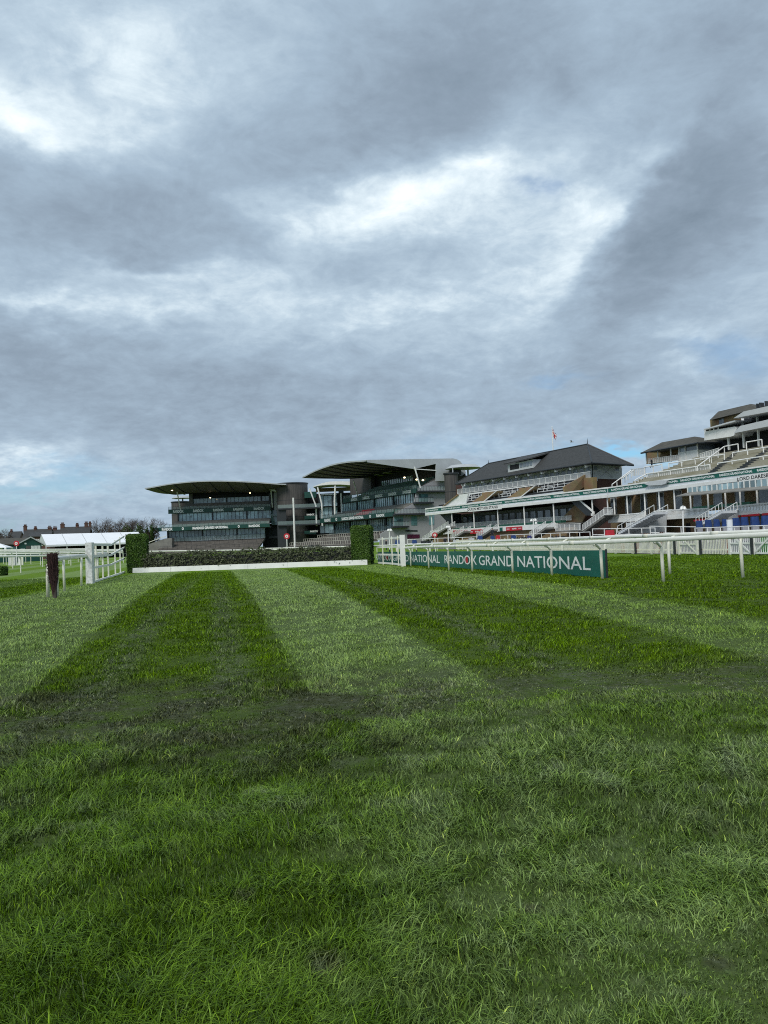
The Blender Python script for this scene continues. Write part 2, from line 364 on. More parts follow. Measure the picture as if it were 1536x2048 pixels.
so = bpy.data.objects.new('sun', sl); COL.objects.link(so)
sd = Vector((math.sin(SUN_AZ)*math.cos(SUN_EL), math.cos(SUN_AZ)*math.cos(SUN_EL), math.sin(SUN_EL)))
so.rotation_euler = sd.to_track_quat('Z', 'Y').to_euler(); so.location = (0, -20, 60)
SC.cycles.use_denoising = False; SC.cycles.filter_width = 1.05
SC.view_settings.view_transform = 'Standard'; SC.view_settings.look = 'None'; SC.view_settings.exposure = .68; SC.view_settings.gamma = 1
# ---------------------------------------------------------------- turf colour (world position): mown stripes with blade-lay sheen painted in, worn crossing
def turf_nodes(nt, thatch=False):
    g = NG(nt); geo = g.new('ShaderNodeNewGeometry'); x, y, z = g.sep(geo.outputs['Position'])[:3]
    p2 = g.comb(x, y, 0.0)
    nA = g.noise(p2, .9, 4, .6)[0]; nB = g.noise(p2, 3.5, 5, .6)[0]; nC = g.noise(p2, 14.0, 4, .6)[0]
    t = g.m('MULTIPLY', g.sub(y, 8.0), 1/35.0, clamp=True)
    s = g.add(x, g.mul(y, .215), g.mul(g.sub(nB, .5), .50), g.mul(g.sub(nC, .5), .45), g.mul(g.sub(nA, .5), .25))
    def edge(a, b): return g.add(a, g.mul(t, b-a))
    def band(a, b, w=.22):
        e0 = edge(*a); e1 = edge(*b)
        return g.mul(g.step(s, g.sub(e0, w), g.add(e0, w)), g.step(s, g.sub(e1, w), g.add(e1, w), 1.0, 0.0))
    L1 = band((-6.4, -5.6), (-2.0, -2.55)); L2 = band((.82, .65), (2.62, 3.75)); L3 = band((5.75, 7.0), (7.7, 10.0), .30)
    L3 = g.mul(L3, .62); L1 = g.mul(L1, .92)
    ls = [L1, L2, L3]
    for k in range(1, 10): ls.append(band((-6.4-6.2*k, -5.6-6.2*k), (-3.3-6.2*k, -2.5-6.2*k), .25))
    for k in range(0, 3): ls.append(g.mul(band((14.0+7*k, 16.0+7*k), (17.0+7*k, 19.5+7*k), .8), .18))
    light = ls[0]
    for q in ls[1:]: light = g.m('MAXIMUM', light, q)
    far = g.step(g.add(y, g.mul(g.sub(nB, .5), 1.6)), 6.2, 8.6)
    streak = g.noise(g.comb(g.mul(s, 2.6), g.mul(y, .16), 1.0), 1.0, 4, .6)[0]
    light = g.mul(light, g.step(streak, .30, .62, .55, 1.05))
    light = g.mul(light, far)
    # foreground: pale growth to the right, dark to the left
    fl = g.mul(g.step(g.add(x, g.mul(g.sub(nA, .5), 1.3), g.mul(g.sub(nB, .5), .5)), -.55, .45), .66)
    r1 = g.m('SQRT', g.add(g.mul(g.sub(x, 2.5), g.sub(x, 2.5)), g.mul(g.mul(g.sub(y, 6.1), g.sub(y, 6.1)), 2.2)))
    fl = g.mul(fl, g.step(g.add(r1, g.mul(g.sub(nB, .5), .8)), .7, 1.5))
    fl = g.mul(fl, g.step(nB, .30, .62, .45, 1.25))
    fl = g.mul(fl, g.sub(1.0, g.step(y, 6.0, 7.0)))
    light = g.m('MAXIMUM', light, fl)
    light = g.mul(light, g.step(nB, .28, .60, .70, 1.08))
    # worn crossing
    cy = g.add(7.25, g.mul(x, .14), g.mul(g.step(x, -3.4, -1.6), -.15), g.mul(g.m('SINE', g.mul(x, 1.7)), .18))
    dwear = g.m('ABSOLUTE', g.sub(g.add(y, g.mul(g.sub(nA, .5), 1.1), g.mul(g.sub(nB, .5), .8)), cy))
    nE = g.noise(p2, 1.9, 5, .65)[0]
    left = g.step(x, .8, -1.5)
    nF = g.noise(p2, 6.0, 5, .65)[0]
    wear = g.mul(g.step(dwear, .15, g.add(1.35, g.mul(left, .5)), 1.0, 0.0), g.step(nC, .28, .60, .45, 1.0), g.step(nE, .38, .54, .22, 1.0), g.step(nF, .36, .56, .45, 1.0))
    for sx_, sy_, sr_ in ((-.27, 2.82, .08), (-.66, 3.33, .05), (.54, 3.22, .05), (1.12, 2.79, .06)):
        dd = g.m('SQRT', g.add(g.mul(g.sub(x, sx_), g.sub(x, sx_)), g.mul(g.sub(y, sy_), g.sub(y, sy_))))
        wear = g.m('MAXIMUM', wear, g.step(g.add(dd, g.mul(g.sub(nC, .5), .10)), sr_*.4, sr_*1.3, .9, 0.0))
    # two wheel / hoof lines inside the dark stripe
    tr = None
    for a, b in ((-1.25, -1.0), (.12, -.15), (3.6, 4.6)):
        q = g.m('ABSOLUTE', g.sub(s, edge(a, b))); q = g.mul(g.step(q, .08, .36, 1.0, 0.0), g.step(nB, .40, .56)); tr = q if tr is None else g.m('MAXIMUM', tr, q)
    tr = g.mul(tr, g.mul(g.step(y, 6.5, 8.0), g.step(y, 16.0, 40.0, 1.0, .25)))
    pb = g.mul(g.step(nA, .44, .60), g.step(nB, .46, .62), g.sub(1.0, g.step(y, 5.2, 7.0)), g.step(y, 3.4, 4.6))
    nD = g.noise(g.comb(g.mul(x, .35), g.mul(y, .12), 3.0), 1.0, 4, .6)[0]
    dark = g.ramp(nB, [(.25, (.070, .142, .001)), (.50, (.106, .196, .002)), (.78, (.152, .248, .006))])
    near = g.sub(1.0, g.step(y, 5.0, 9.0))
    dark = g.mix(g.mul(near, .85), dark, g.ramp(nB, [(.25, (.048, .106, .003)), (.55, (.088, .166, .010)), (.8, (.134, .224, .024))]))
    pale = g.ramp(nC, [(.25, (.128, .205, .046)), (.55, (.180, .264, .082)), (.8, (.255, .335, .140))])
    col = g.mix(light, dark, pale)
    dull = g.mul(g.step(nE, .40, .60), g.step(y, 4.2, 5.6), g.step(y, 7.5, 9.5, 1.0, 0.0), g.step(g.add(x, g.mul(g.sub(nA, .5), 1.5)), -.2, 1.0, 1.0, .25))
    col = g.mix(g.mul(dull, .78), col, (.066, .082, .030))
    col = g.mix(g.mul(g.m('MAXIMUM', g.mul(tr, 1.0), g.mul(pb, .75)), g.step(nC, .36, .58, .15, .75)), col, (.175, .205, .135))
    mud = g.ramp(nC, [(.3, (.046, .042, .020)), (.50, (.100, .102, .056)), (.66, (.240, .255, .205))])
    col = g.mix(g.mul(wear, .70), col, mud)
    col = g.mix(.35, col, g.ramp(nD, [(.3, (.55, .55, .55)), (.7, (1.0, 1.0, 1.0))]), 'MULTIPLY')
    return g, col, wear, nC, nB
mg = bpy.data.materials.new('turf_ground'); mg.use_nodes = True
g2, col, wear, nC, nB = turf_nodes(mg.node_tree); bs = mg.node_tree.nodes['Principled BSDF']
geo = g2.new('ShaderNodeNewGeometry'); yy = g2.sep(geo.outputs['Position'])[1]
soil = g2.mix(.62, col, (.024, .030, .010))
col = g2.mix(g2.step(yy, 14.0, 34.0), soil, col)
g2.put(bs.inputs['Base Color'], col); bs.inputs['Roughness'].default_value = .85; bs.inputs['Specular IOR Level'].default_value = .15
bp = g2.new('ShaderNodeBump'); bp.inputs['Strength'].default_value = .6; bp.inputs['Distance'].default_value = .05
fine = g2.noise(geo.outputs['Position'], 24.0, 5, .7)[0]; g2.put(bp.inputs['Height'], fine); mg.node_tree.links.new(bp.outputs['Normal'], bs.inputs['Normal'])
mb_ = bpy.data.materials.new('turf_blades'); mb_.use_nodes = True
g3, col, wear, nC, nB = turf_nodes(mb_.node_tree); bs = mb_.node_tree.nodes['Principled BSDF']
at_ = g3.new('ShaderNodeAttribute'); at_.attribute_name = 'tint'
f = g3.ramp(at_.outputs['Fac'], [(0.0, (.26, .30, .26)), (.5, (1.0, 1.0, 1.0)), (.93, (1.8, 1.75, 1.6)), (1.0, (3.0, 2.6, 1.7))])
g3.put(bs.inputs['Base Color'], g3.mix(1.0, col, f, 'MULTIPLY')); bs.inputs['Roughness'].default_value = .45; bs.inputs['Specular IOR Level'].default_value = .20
bs.inputs['Transmission Weight'].default_value = 0.0
# ---------------------------------------------------------------- ground sheet
ys = np.concatenate([np.arange(-40, 1, 4.0), np.arange(1.4, 16, .10), np.arange(16, 60, .5), np.arange(60, 320, 8), np.array([400, 600, 1000, 1800, 2400])])
xs = np.concatenate([-np.geomspace(1600, 9, 26), np.arange(-8.5, 8.51, .17), np.geomspace(9, 1600, 26)])
GX, GY = np.meshgrid(xs, ys); GZ = zt(GY)+bumps(GX, GY)*(np.abs(GX) < 30)
nx, ny = len(xs), len(ys); V = np.stack([GX, GY, GZ], -1).reshape(-1, 3)
idx = np.arange(nx*ny).reshape(ny, nx); Q = np.stack([idx[:-1, :-1], idx[:-1, 1:], idx[1:, 1:], idx[1:, :-1]], -1).reshape(-1, 4)
me = bpy.data.meshes.new('ground'); me.from_pydata(V.tolist(), [], Q.tolist()); me.materials.append(mg)
for p in me.polygons: p.use_smooth = True
go = bpy.data.objects.new('ground', me); COL.objects.link(go); tag(go, 'mown turf of the racecourse with pale and dark stripes', 'ground', kind='structure')
# ---------------------------------------------------------------- grass blades
def rawmesh(name, verts, loops, starts, tint=None, m=None):
    me = bpy.data.meshes.new(name); nv = len(verts); me.vertices.add(nv); me.vertices.foreach_set('co', np.ascontiguousarray(verts, dtype=np.float32).ravel())
    me.loops.add(len(loops)); me.loops.foreach_set('vertex_index', np.ascontiguousarray(loops, dtype=np.int32))
    me.polygons.add(len(starts)); me.polygons.foreach_set('loop_start', np.ascontiguousarray(starts, dtype=np.int32))
    me.update(calc_edges=True); me.validate()
    if tint is not None:
        a = me.attributes.new('tint', 'FLOAT', 'POINT'); a.data.foreach_set('value', np.ascontiguousarray(tint, dtype=np.float32))
    if m is not None: me.materials.append(m)
    return me
def lowfreq(X, Y, s, seed):
    r = np.random.default_rng(seed); o = np.zeros_like(X)
    for i in range(7):
        a = r.uniform(0, 2*math.pi); k = s*r.uniform(.6, 1.9); o += np.sin((X*math.cos(a)+Y*math.sin(a))*k+r.uniform(0, 6.3))
    return o/2.6
def stripe_s(X, Y): return X+.215*Y
def light_mask(X, Y):
    s = stripe_s(X, Y); t = np.clip((Y-8)/35, 0, 1)
    e = [-2.0-.55*t, .82-.17*t, 2.62+1.13*t, 5.75+1.25*t, 7.7+2.3*t]
    L = ((s < e[0]) & (s > -6.4)) | ((s > e[1]) & (s < e[2])) | ((s > e[3]) & (s < e[4]))
    return np.where(Y > 7.3, L, X > -.1)
def grass():
    N = 900000; d0, d1 = 2.15, 46.0; q = .36
    u = RNG.random(N); Yb = (d0**q+u*(d1**q-d0**q))**(1/q)
    Xb = (RNG.random(N)-.5)*(Yb*1.18+1.3)
    # tufts: some blades gather round random tuft centres
    NT = 34000; ut = RNG.random(NT); Yt = (d0**q+ut*(d1**q-d0**q))**(1/q); Xt = (RNG.random(NT)-.5)*(Yt*1.18+1.3); ht = RNG.random(NT); at2 = RNG.uniform(0, 2*math.pi, NT); hb = RNG.random(NT)
    ti = RNG.integers(0, NT, N); tf = RNG.random(N) < .58
    rad = .016+.0055*Yt[ti]
    Xb = np.where(tf, Xt[ti]+RNG.normal(0, 1, N)*rad, Xb); Yb = np.where(tf, Yt[ti]+RNG.normal(0, 1, N)*rad, Yb)
    h1 = np.where(tf, ht[ti], .5); h3 = np.where(tf, ht[ti], 0.0)
    lm = light_mask(Xb, Yb)
    n1 = lowfreq(Xb, Yb, 2.6, 3); n2 = lowfreq(Xb, Yb, 6.0, 5); n3 = lowfreq(Xb, Yb, 1.0, 9); n4 = lowfreq(Xb, Yb, 14.0, 12)
    cy = 7.25+.14*Xb-.15*np.clip((Xb+3.4)/1.8, 0, 1)+.18*np.sin(1.7*Xb)
    wear = np.clip(1.15-np.abs(Yb+.35*n1*.6-cy), 0, 1)
    keep = RNG.random(N) > wear*.10*(Yb < 12)
    for sx_, sy_, sr_ in ((-.27, 2.82, .08), (-.66, 3.33, .05), (.54, 3.22, .05), (1.12, 2.79, .06)): keep &= RNG.random(N) > .75*np.exp(-((Xb-sx_)**2+(Yb-sy_)**2)/(sr_*.75)**2)
    near = np.clip((7.6-Yb+.8*n1)/2.6, 0, 1)
    H = (.036+.026*near)*np.clip(1+.42*n2+.30*n4*near+.25*n1, .3, 2)*(1-.45*wear)*(.65+.7*RNG.random(N)); H *= 1+.5*(h3 > .72)*near
    H = np.clip(H, .014, .10); H *= 1+.012*Yb
    Wd = (.0026+.00062*Yb)*(.55+.9*RNG.random(N)**1.5); Wd = np.minimum(Wd, .022)
    # lean
    ang = np.where(near > .5, 1.9+1.5*n3+1.3*n1+.9*n2+.5*n4, np.where(lm, R(102), R(-78)))+RNG.normal(0, 1, N)*np.where(near > .5, 1.15, .95)
    outw = np.arctan2(Yb-Yt[ti], Xb-Xt[ti]); ta = np.where(RNG.random(N) < .5, at2[ti], outw)+RNG.normal(0, .55, N)
    ang = np.where(tf & (RNG.random(N) < .35+.45*near), ta, ang)
    lean = np.where(near > .5, 1.08+.25*n2+.2*n4, np.where(lm, 1.05, .80))+RNG.normal(0, .38, N)+.35*wear; lean = np.clip(lean, .05, 1.45)
    L = np.stack([np.cos(ang), np.sin(ang), np.zeros(N)], -1)
    fa = RNG.uniform(0, 2*math.pi, N)*.5+ang*.5+math.pi/2
    Sx = np.stack([np.cos(fa), np.sin(fa), np.zeros(N)], -1)*Wd[:, None]*.5
    Zb = zt(Yb)+bumps(Xb, Yb)-.004
    B = np.stack([Xb, Yb, Zb], -1); up = np.array([0, 0, 1.0])
    l1 = lean*.55; l2 = np.clip(lean*1.25, 0, 1.52)
    Mid = B+H[:, None]*.55*(up*np.cos(l1)[:, None]+L*np.sin(l1)[:, None])
    Tip = Mid+H[:, None]*.55*(up*np.cos(l2)[:, None]+L*np.sin(l2)[:, None])
    verts = np.stack([B-Sx, B+Sx, Mid+Sx*.8, Mid-Sx*.8, Tip], 1)
    hbv = np.where(tf, hb[ti], .5)
    tint = np.clip(.46+.27*RNG.normal(0, 1, N)+.10*n2+.06*n4+.42*(hbv-.5), 0, .92); tint = np.where(RNG.random(N) < .016, 1.0, tint)
    verts = verts[keep]; tint = tint[keep]; n = len(tint)
    base = (np.arange(n)*5)[:, None]; loops = (base+np.array([[0, 1, 2, 3, 3, 2, 4]])).ravel()
    starts = ((np.arange(n)*7)[:, None]+np.array([[0, 4]])).ravel()
    me = rawmesh('grass', verts.reshape(-1, 3), loops, starts, np.repeat(tint, 5), mb_)
    o = bpy.data.objects.new('grass', me); COL.objects.link(o)
    tag(o, 'short green grass blades covering the racecourse turf', 'grass', kind='stuff')
grass()
# ================================================================ RACECOURSE FURNITURE
def gp(px, py): q = gnd(px, py); return np.array([q[0], q[1], zt(q[1])])
def on_ground(x, y): return np.array([x, y, float(zt(y))])
def gooseneck(h=1.12, bend=.30, r=.048, lean=0.0):
    pts = [(lean*.0, 0, -.05), (0, 0, h*.55)]
    for k in range(7):
        t = k/6*math.pi/2; pts.append((bend*(1-math.cos(t)), 0, h-.07-bend+bend*math.sin(t)))
    m = MB(); m.path(pts, r, 10); return m.mesh('post')
POST = gooseneck(); POST.materials.append(MT['post'])
for p in POST.polygons: p.use_smooth = True
def rail_line(name, label, pts, zoff, spacing, side, r=.085, postmesh=POST, phase=0.0, group=None, sq=.62, every=True):
    """rail on goose-neck posts: pts are ground points, side=+1/-1 picks the side the posts stand on"""
    t = thing(name, label, 'rail', pts[0], group)
    P = [np.array(p) for p in pts]
    rp = []
    for a, b in zip(P, P[1:]):
        n = max(1, int(np.linalg.norm(b-a)/2.0))
        for k in range(n): rp.append(a+(b-a)*k/n)
    rp.append(P[-1])
    rp = [np.array([q[0], q[1], zt(q[1])+zoff]) for q in rp]
    m = MB(); m.path(rp, r, 12, sq); m.build('top_rail', 'rail', t, smooth=True)
    d = phase; L = 0.0
    for a, b in zip(P, P[1:]):
        l = np.linalg.norm(b[:2]-a[:2]); e = (b-a)/l
        while d < L+l:
            q = a+e*(d-L); nrm = np.array([-e[1], e[0]])*side
            o = bpy.data.objects.new('post', postmesh); COL.objects.link(o); o.parent = t
            o.location = (q[0]+nrm[0]*.30-t.location[0], q[1]+nrm[1]*.30-t.location[1], zt(q[1])-t.location[2])
            o.rotation_euler = (0, random.uniform(-.02, .02), math.atan2(-nrm[1], -nrm[0])+random.uniform(-.1, .1)); d += spacing
        L += l
    return t
# front rail on the right: posts at their traced feet, rail through traced heights
def rail_px(name, label, feet, tops, off, lead, r=.056, bend=.22, goose=True, thick_end=0):
    """feet: image points of the post feet; tops(px): image height of the rail; off: sideways step from feet to rail"""
    G = [np.array(gp(*f)) for f in feet]; t = thing(name, label, 'rail', on_ground(*G[0][:2]))
    T = []
    for i, q in enumerate(G):
        a_, b_ = G[max(0, i-1)], G[min(len(G)-1, i+1)]; e = (b_-a_)[:2]; e = e/np.linalg.norm(e); nrm = np.array([-e[1], e[0]])*off
        d = ray(feet[i][0], tops(feet[i][0])); h = EYE+d[2]*(q[1]/d[1]); T.append((np.array([q[0]+nrm[0], q[1]+nrm[1], h]), nrm))
    P = [x for x, _ in T]; hs = [P[i][2]-G[i][2] for i in range(len(P))]
    P = [P[0]+(P[0]-P[1])/np.linalg.norm(P[0]-P[1])*lead[0]]+P
    if lead[1]: P.append(P[-1]+(P[-1]-P[-2])/np.linalg.norm(P[-1]-P[-2])*lead[1])
    fine = []
    for a_, b_ in zip(P, P[1:]):
        for k in range(3): fine.append(a_+(b_-a_)*k/3)
    fine.append(P[-1])
    m = MB(); m.path(fine, r, 14, .55); m.build('top_rail', 'rail', t, smooth=True)
    for a_, b_ in zip(P, P[1:]):
        if np.linalg.norm(b_-a_) < 2.5: continue
        e = (b_-a_)/np.linalg.norm(b_-a_); c_ = a_+(b_-a_)*.42; m = MB(); m.path([c_-e*.14, c_, c_+e*.14], r*1.07, 14, .58); m.build('rail_joint', 'post', t, smooth=True)
    for i, q in enumerate(G):
        h = hs[i]; n_ = T[i][1]/max(1e-6, np.linalg.norm(T[i][1])); ob = abs(off); m = MB()
        pts = [(0, -.05), (0, h*.5), (0, h-.06-ob)]+[(ob*(1-math.cos(k/6*math.pi/2)), h-.06-ob+ob*math.sin(k/6*math.pi/2)) for k in range(1, 7)] if goose else [(0, -.05), (0, h*.6), (0, h-.05)]
        ln = random.uniform(-.02, .02)
        m.path([q+np.array([n_[0]*x+ln*z, n_[1]*x, z]) for x, z in pts], .043, 10); m.build('post', 'post', t, smooth=True)
    return t
front_top = lambda x: np.interp(x, [800, 860, 1000, 1180, 1340, 1536], [1096, 1093, 1090.5, 1085, 1078, 1069])
back_top = lambda x: np.interp(x, [740, 840, 1000, 1180, 1340, 1536], [1092, 1088.5, 1082, 1075.5, 1070, 1063])
rail_px('running_rail', 'white plastic running rail in front of the long green lettered board', [(1327, 1165), (1205, 1158), (1104, 1151.5), (1026, 1147), (945, 1143), (898, 1141), (858, 1137), (822, 1133.5)], front_top, .20, (6.5, 1.2))
bf = [(1486, 1156), (1340, 1150), (1213, 1143.5), (1127, 1138.5), (1044, 1134), (987, 1131), (937, 1128.5), (897, 1126.5), (861, 1124.5), (825, 1122.5), (795, 1121)]
rail_px('running_rail', 'white running rail behind the lettered board, nearer the grandstands', bf, back_top, -.22, (7, 8))
# lettered board
SA = gp(748, 1126.5); SB = gp(1199, 1158.5); SF = Fr(SA, SB); _o = SF.V*.32-SF.U*.25; SA = SA+_o; SB = SB+_o; SF = Fr(SA, SB)
st = thing('advertising_board', 'long dark green board lettered in white standing behind the running rail', 'banner', SA)
m = MB(); (ua, za) = SF.pl(748, 1103.6, 0); (ub, zb) = SF.pl(1196, 1100.5, 0); zA = zt(SA[1]); zB = zt(SB[1])
m.hexa([SF.P(0, 0, zA+.02), SF.P(SF.L, 0, zB+.02), SF.P(SF.L, .06, zB+.02), SF.P(0, .06, zA+.02), SF.P(0, 0, za), SF.P(SF.L, 0, zb), SF.P(SF.L, .06, zb), SF.P(0, .06, za)]); m.build('panel', 'green', st)
m = MB(); m.fbox(SF, SF.L+.01, SF.L+.045, .0, .05, zB-.02, zb+.03); m.build('support', 'dark_steel', st)
for k in range(1, 9): m = MB(); m.fbox(SF, SF.L*k/9-.03, SF.L*k/9+.03, .061, .12, zt(SA[1]+(SB[1]-SA[1])*k/9)-.02, zb-.05); m.build('support', 'dark_steel', st)
S_board = (0, SF.L, zA+.02, zB+.02, za, zb)
for xa, xb, ox, oy in ((889, 1181, 934, 1121), (752, 880, 774, 1116)):
    m = MB(); u0 = SF.pl(xa, 1120, -.004)[0]; u1 = SF.pl(xb, 1130, -.004)[0]
    band_text(m, SF, -.004, u0, u1, S_board, .235, 'RANDOX GRAND NATIONAL', .006); m.build('lettering', 'letter', st)
    q, f, asp = text_mesh('RANDOX GRAND NATIONAL', .006)
    # the red oval inside the first O
    qR, _, aR = text_mesh('RAND', .006); qO, _, aO = text_mesh('O', .006); w = u1-u0
    u, z = SF.pl(ox, oy, -.008); c0 = u0+w*(.232); m = MB()
    zc = (S_board[2]+(S_board[3]-S_board[2])*c0/SF.L+S_board[4]+(S_board[5]-S_board[4])*c0/SF.L)/2
    ov = [SF.P(c0+.0125*w*math.cos(a), -.010, zc+.14*math.sin(a)) for a in np.arange(20)*math.pi/10]; k = m.verts(ov); m.f.append(list(range(k, k+20)))
    m.build('emblem', 'red', st, label='red oval filling the letter O')
# ---------------------------------------------------------------- the water-jump fence
BL = gp(265, 1146); BR = gp(735, 1129.5); FF = Fr(BL, BR)
ft = thing('steeplechase_fence', 'low brush fence dressed with grey green sprigs above a white take-off board', 'jump', BL)
m = MB(); N = 6
for k in range(N):
    a, b = k/N, (k+1)/N-.0008
    ua, ub = FF.L*a, FF.L*b
    za_, zb_ = zt(FF.P(ua, 0, 0)[1]), zt(FF.P(ub, 0, 0)[1]); h = .33
    m.hexa([FF.P(ua, 0, za_-.05), FF.P(ub, 0, zb_-.05), FF.P(ub, .22, zb_-.05), FF.P(ua, .22, za_-.05), FF.P(ua, .05, za_+h), FF.P(ub, .05, zb_+h), FF.P(ub, .22, zb_+h), FF.P(ua, .22, za_+h)])
m.build('takeoff_board', 'white', ft)
def leaf_cloud(name, pts, nrm, size, m, parent, tint, aspect=2.2, curl=.3):
    """many small pointed leaves at pts facing roughly nrm"""
    n = len(pts); pts = np.array(pts); nrm = np.array(nrm)+RNG.normal(0, .55, (n, 3)); nrm /= np.linalg.norm(nrm, axis=1)[:, None]
    r = RNG.normal(0, 1, (n, 3)); a = np.cross(nrm, r); a /= np.linalg.norm(a, axis=1)[:, None]; b = np.cross(nrm, a)
    s = (size*(.6+.8*RNG.random(n)))[:, None]
    v = np.stack([pts-a*s*aspect/2, pts+b*s*.4+nrm*s*curl, pts+a*s*aspect/2, pts-b*s*.4+nrm*s*curl*.5], 1).reshape(-1, 3)
    loc = np.zeros(3); p = parent
    while p is not None: loc = loc+np.array(p.location); p = p.parent
    loops = np.arange(4*n); starts = np.arange(n)*4
    me = rawmesh(name, v-loc, loops, starts, np.repeat(tint, 4), MT[m]); o = bpy.data.objects.new(name, me); COL.objects.link(o); o.parent = parent
    return o
# brush body: core box + sprigs leaning every way
m = MB(); M2 = 24
for k in range(M2):
    ua, ub = FF.L*k/M2+.0, FF.L*(k+1)/M2; z_ = zt(FF.P(ua, 0, 0)[1])
    m.fbox(FF, ua, ub, .30, 1.25, z_-.05, z_+.95)
core = m.build('brush_core', 'darkgap', ft)
# sprays: tapered little branches with short needles, as flat narrow leaves along curved stems
P_, N_, T_ = [], [], []
for k in range(3000):
    u = random.uniform(.05, FF.L-.05); side = random.random(); z0 = zt(FF.P(u, 0, 0)[1])
    top = 1.17+.07*math.sin(u*1.7)+.05*math.sin(u*5.1)+random.gauss(0, .055)
    if side < .72: v = .27+random.uniform(-.12, .06); z = random.uniform(.22, top); out = np.array(-FF.V)*.8+np.array([0, 0, .5])
    else: v = random.uniform(.2, 1.3); z = top-random.random()*.10; out = np.array([0, 0, 1.0])
    base = FF.P(u, v+.12, z0+z); d = np.array(-FF.V)*random.uniform(.0, .8)+np.array(FF.U)*random.gauss(0, .8)+np.array([0, 0, random.uniform(-.5, .7)]); d /= np.linalg.norm(d)
    L = random.uniform(.16, .34); tn = min(1, max(0, random.gauss(.42, .2)))
    for j in range(9):
        f = j/8; p = base+d*L*f+np.array([0, 0, -.25*L*f*f]); P_.append(p+RNG.normal(0, .012, 3)); N_.append(out); T_.append(min(1, max(0, tn+random.gauss(0, .1)+.15*f)))
br = leaf_cloud('brush', P_, N_, np.full(len(P_), .050), 'spruce', ft, np.array(T_), aspect=2.6)
# ---------------------------------------------------------------- clipped wing hedges
def hedge(name, label, c, ex, ey, h, ang):
    t = thing(name, label, 'hedge', c); ca, sa = math.cos(ang), math.sin(ang)
    def W_(x, y, z): return np.array([c[0]+x*ca-y*sa, c[1]+x*sa+y*ca, c[2]+z])
    m = MB(); a = .93
    m.hexa([W_(-ex*.86, -ey*.86, 0), W_(ex*.86, -ey*.86, 0), W_(ex*.86, ey*.86, 0), W_(-ex*.86, ey*.86, 0), W_(-ex*a, -ey*a, h*.97), W_(ex*a, -ey*a, h*.97), W_(ex*a, ey*a, h*.97), W_(-ex*a, ey*a, h*.97)])
    m.build('core', 'darkgap', t)
    P, Nn, T = [], [], []
    for k in range(15000):
        f = random.random(); x, y, z = random.uniform(-ex, ex), random.uniform(-ey, ey), random.uniform(.03, h)
        tap = .88+.12*z/h
        if f < .34: y = -ey*tap; n = (0, -1, .3)
        elif f < .48: y = ey*tap; n = (0, 1, .3)
        elif f < .68: x = -ex*tap; n = (-1, 0, .3)
        elif f < .85: x = ex*tap; n = (1, 0, .3)
        else: z = h+.02*math.sin(x*6+y*5); n = (0, 0, 1)
        # softly rounded arrises
        d = .05+.03*math.sin(x*7+z*5)*math.sin(y*6-z*3)
        if z > h-.12: x *= 1-.10*((z-h+.12)/.12)**2; y *= 1-.10*((z-h+.12)/.12)**2
        p = W_(x, y, z)+RNG.normal(0, .025, 3); nn = np.array([n[0]*ca-n[1]*sa, n[0]*sa+n[1]*ca, n[2]])
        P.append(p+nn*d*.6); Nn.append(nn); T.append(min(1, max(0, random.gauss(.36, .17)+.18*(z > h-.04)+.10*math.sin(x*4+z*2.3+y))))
    leaf_cloud('foliage', P, Nn, np.full(len(P), .062), 'yew', t, np.array(T), aspect=1.7)
    return t
# sizes from the photograph
hr0 = gp(733, 1131.5); hr1 = gp(747, 1126)
def hedge_from(pxa, pya, pxb, pyb, pytop, label):
    a = gp(pxa, pya); b = gp(pxb, pyb); Y = (a[1]+b[1])/2
    d0 = ray(pxa, pytop); h = EYE+d0[2]*(a[1]/d0[1])-a[2]
    wx = np.linalg.norm((b-a)[:2]); return a, b, h
Yh = FF.P(FF.L, 0, 0)[1]
pR = at(726.5, 1130, Yh+1.0); hR = (at(726, 1055, Yh)-at(726, 1132, Yh))[2]; wR = (at(747, 1100, Yh)-at(706, 1100, Yh))[0]
hedge('wing_hedge', 'clipped green hedge block at the grandstand end of the brush fence', (pR[0]+.0, Yh+.95, zt(Yh)), wR/2*.88, .85, hR, R(-8))
Yl = FF.P(0, 0, 0)[1]
hL = (at(270, 1067.5, Yl)-at(270, 1143, Yl))[2]; wL = (at(291, 1100, Yl)-at(250, 1100, Yl))[0]; pL = at(270.5, 1140, Yl)
hedge('wing_hedge', 'clipped green hedge block beside the white slatted wing, left end of the fence', (pL[0]-.1, Yl+.9, zt(Yl)), wL/2*.90, .8, hL, R(12))
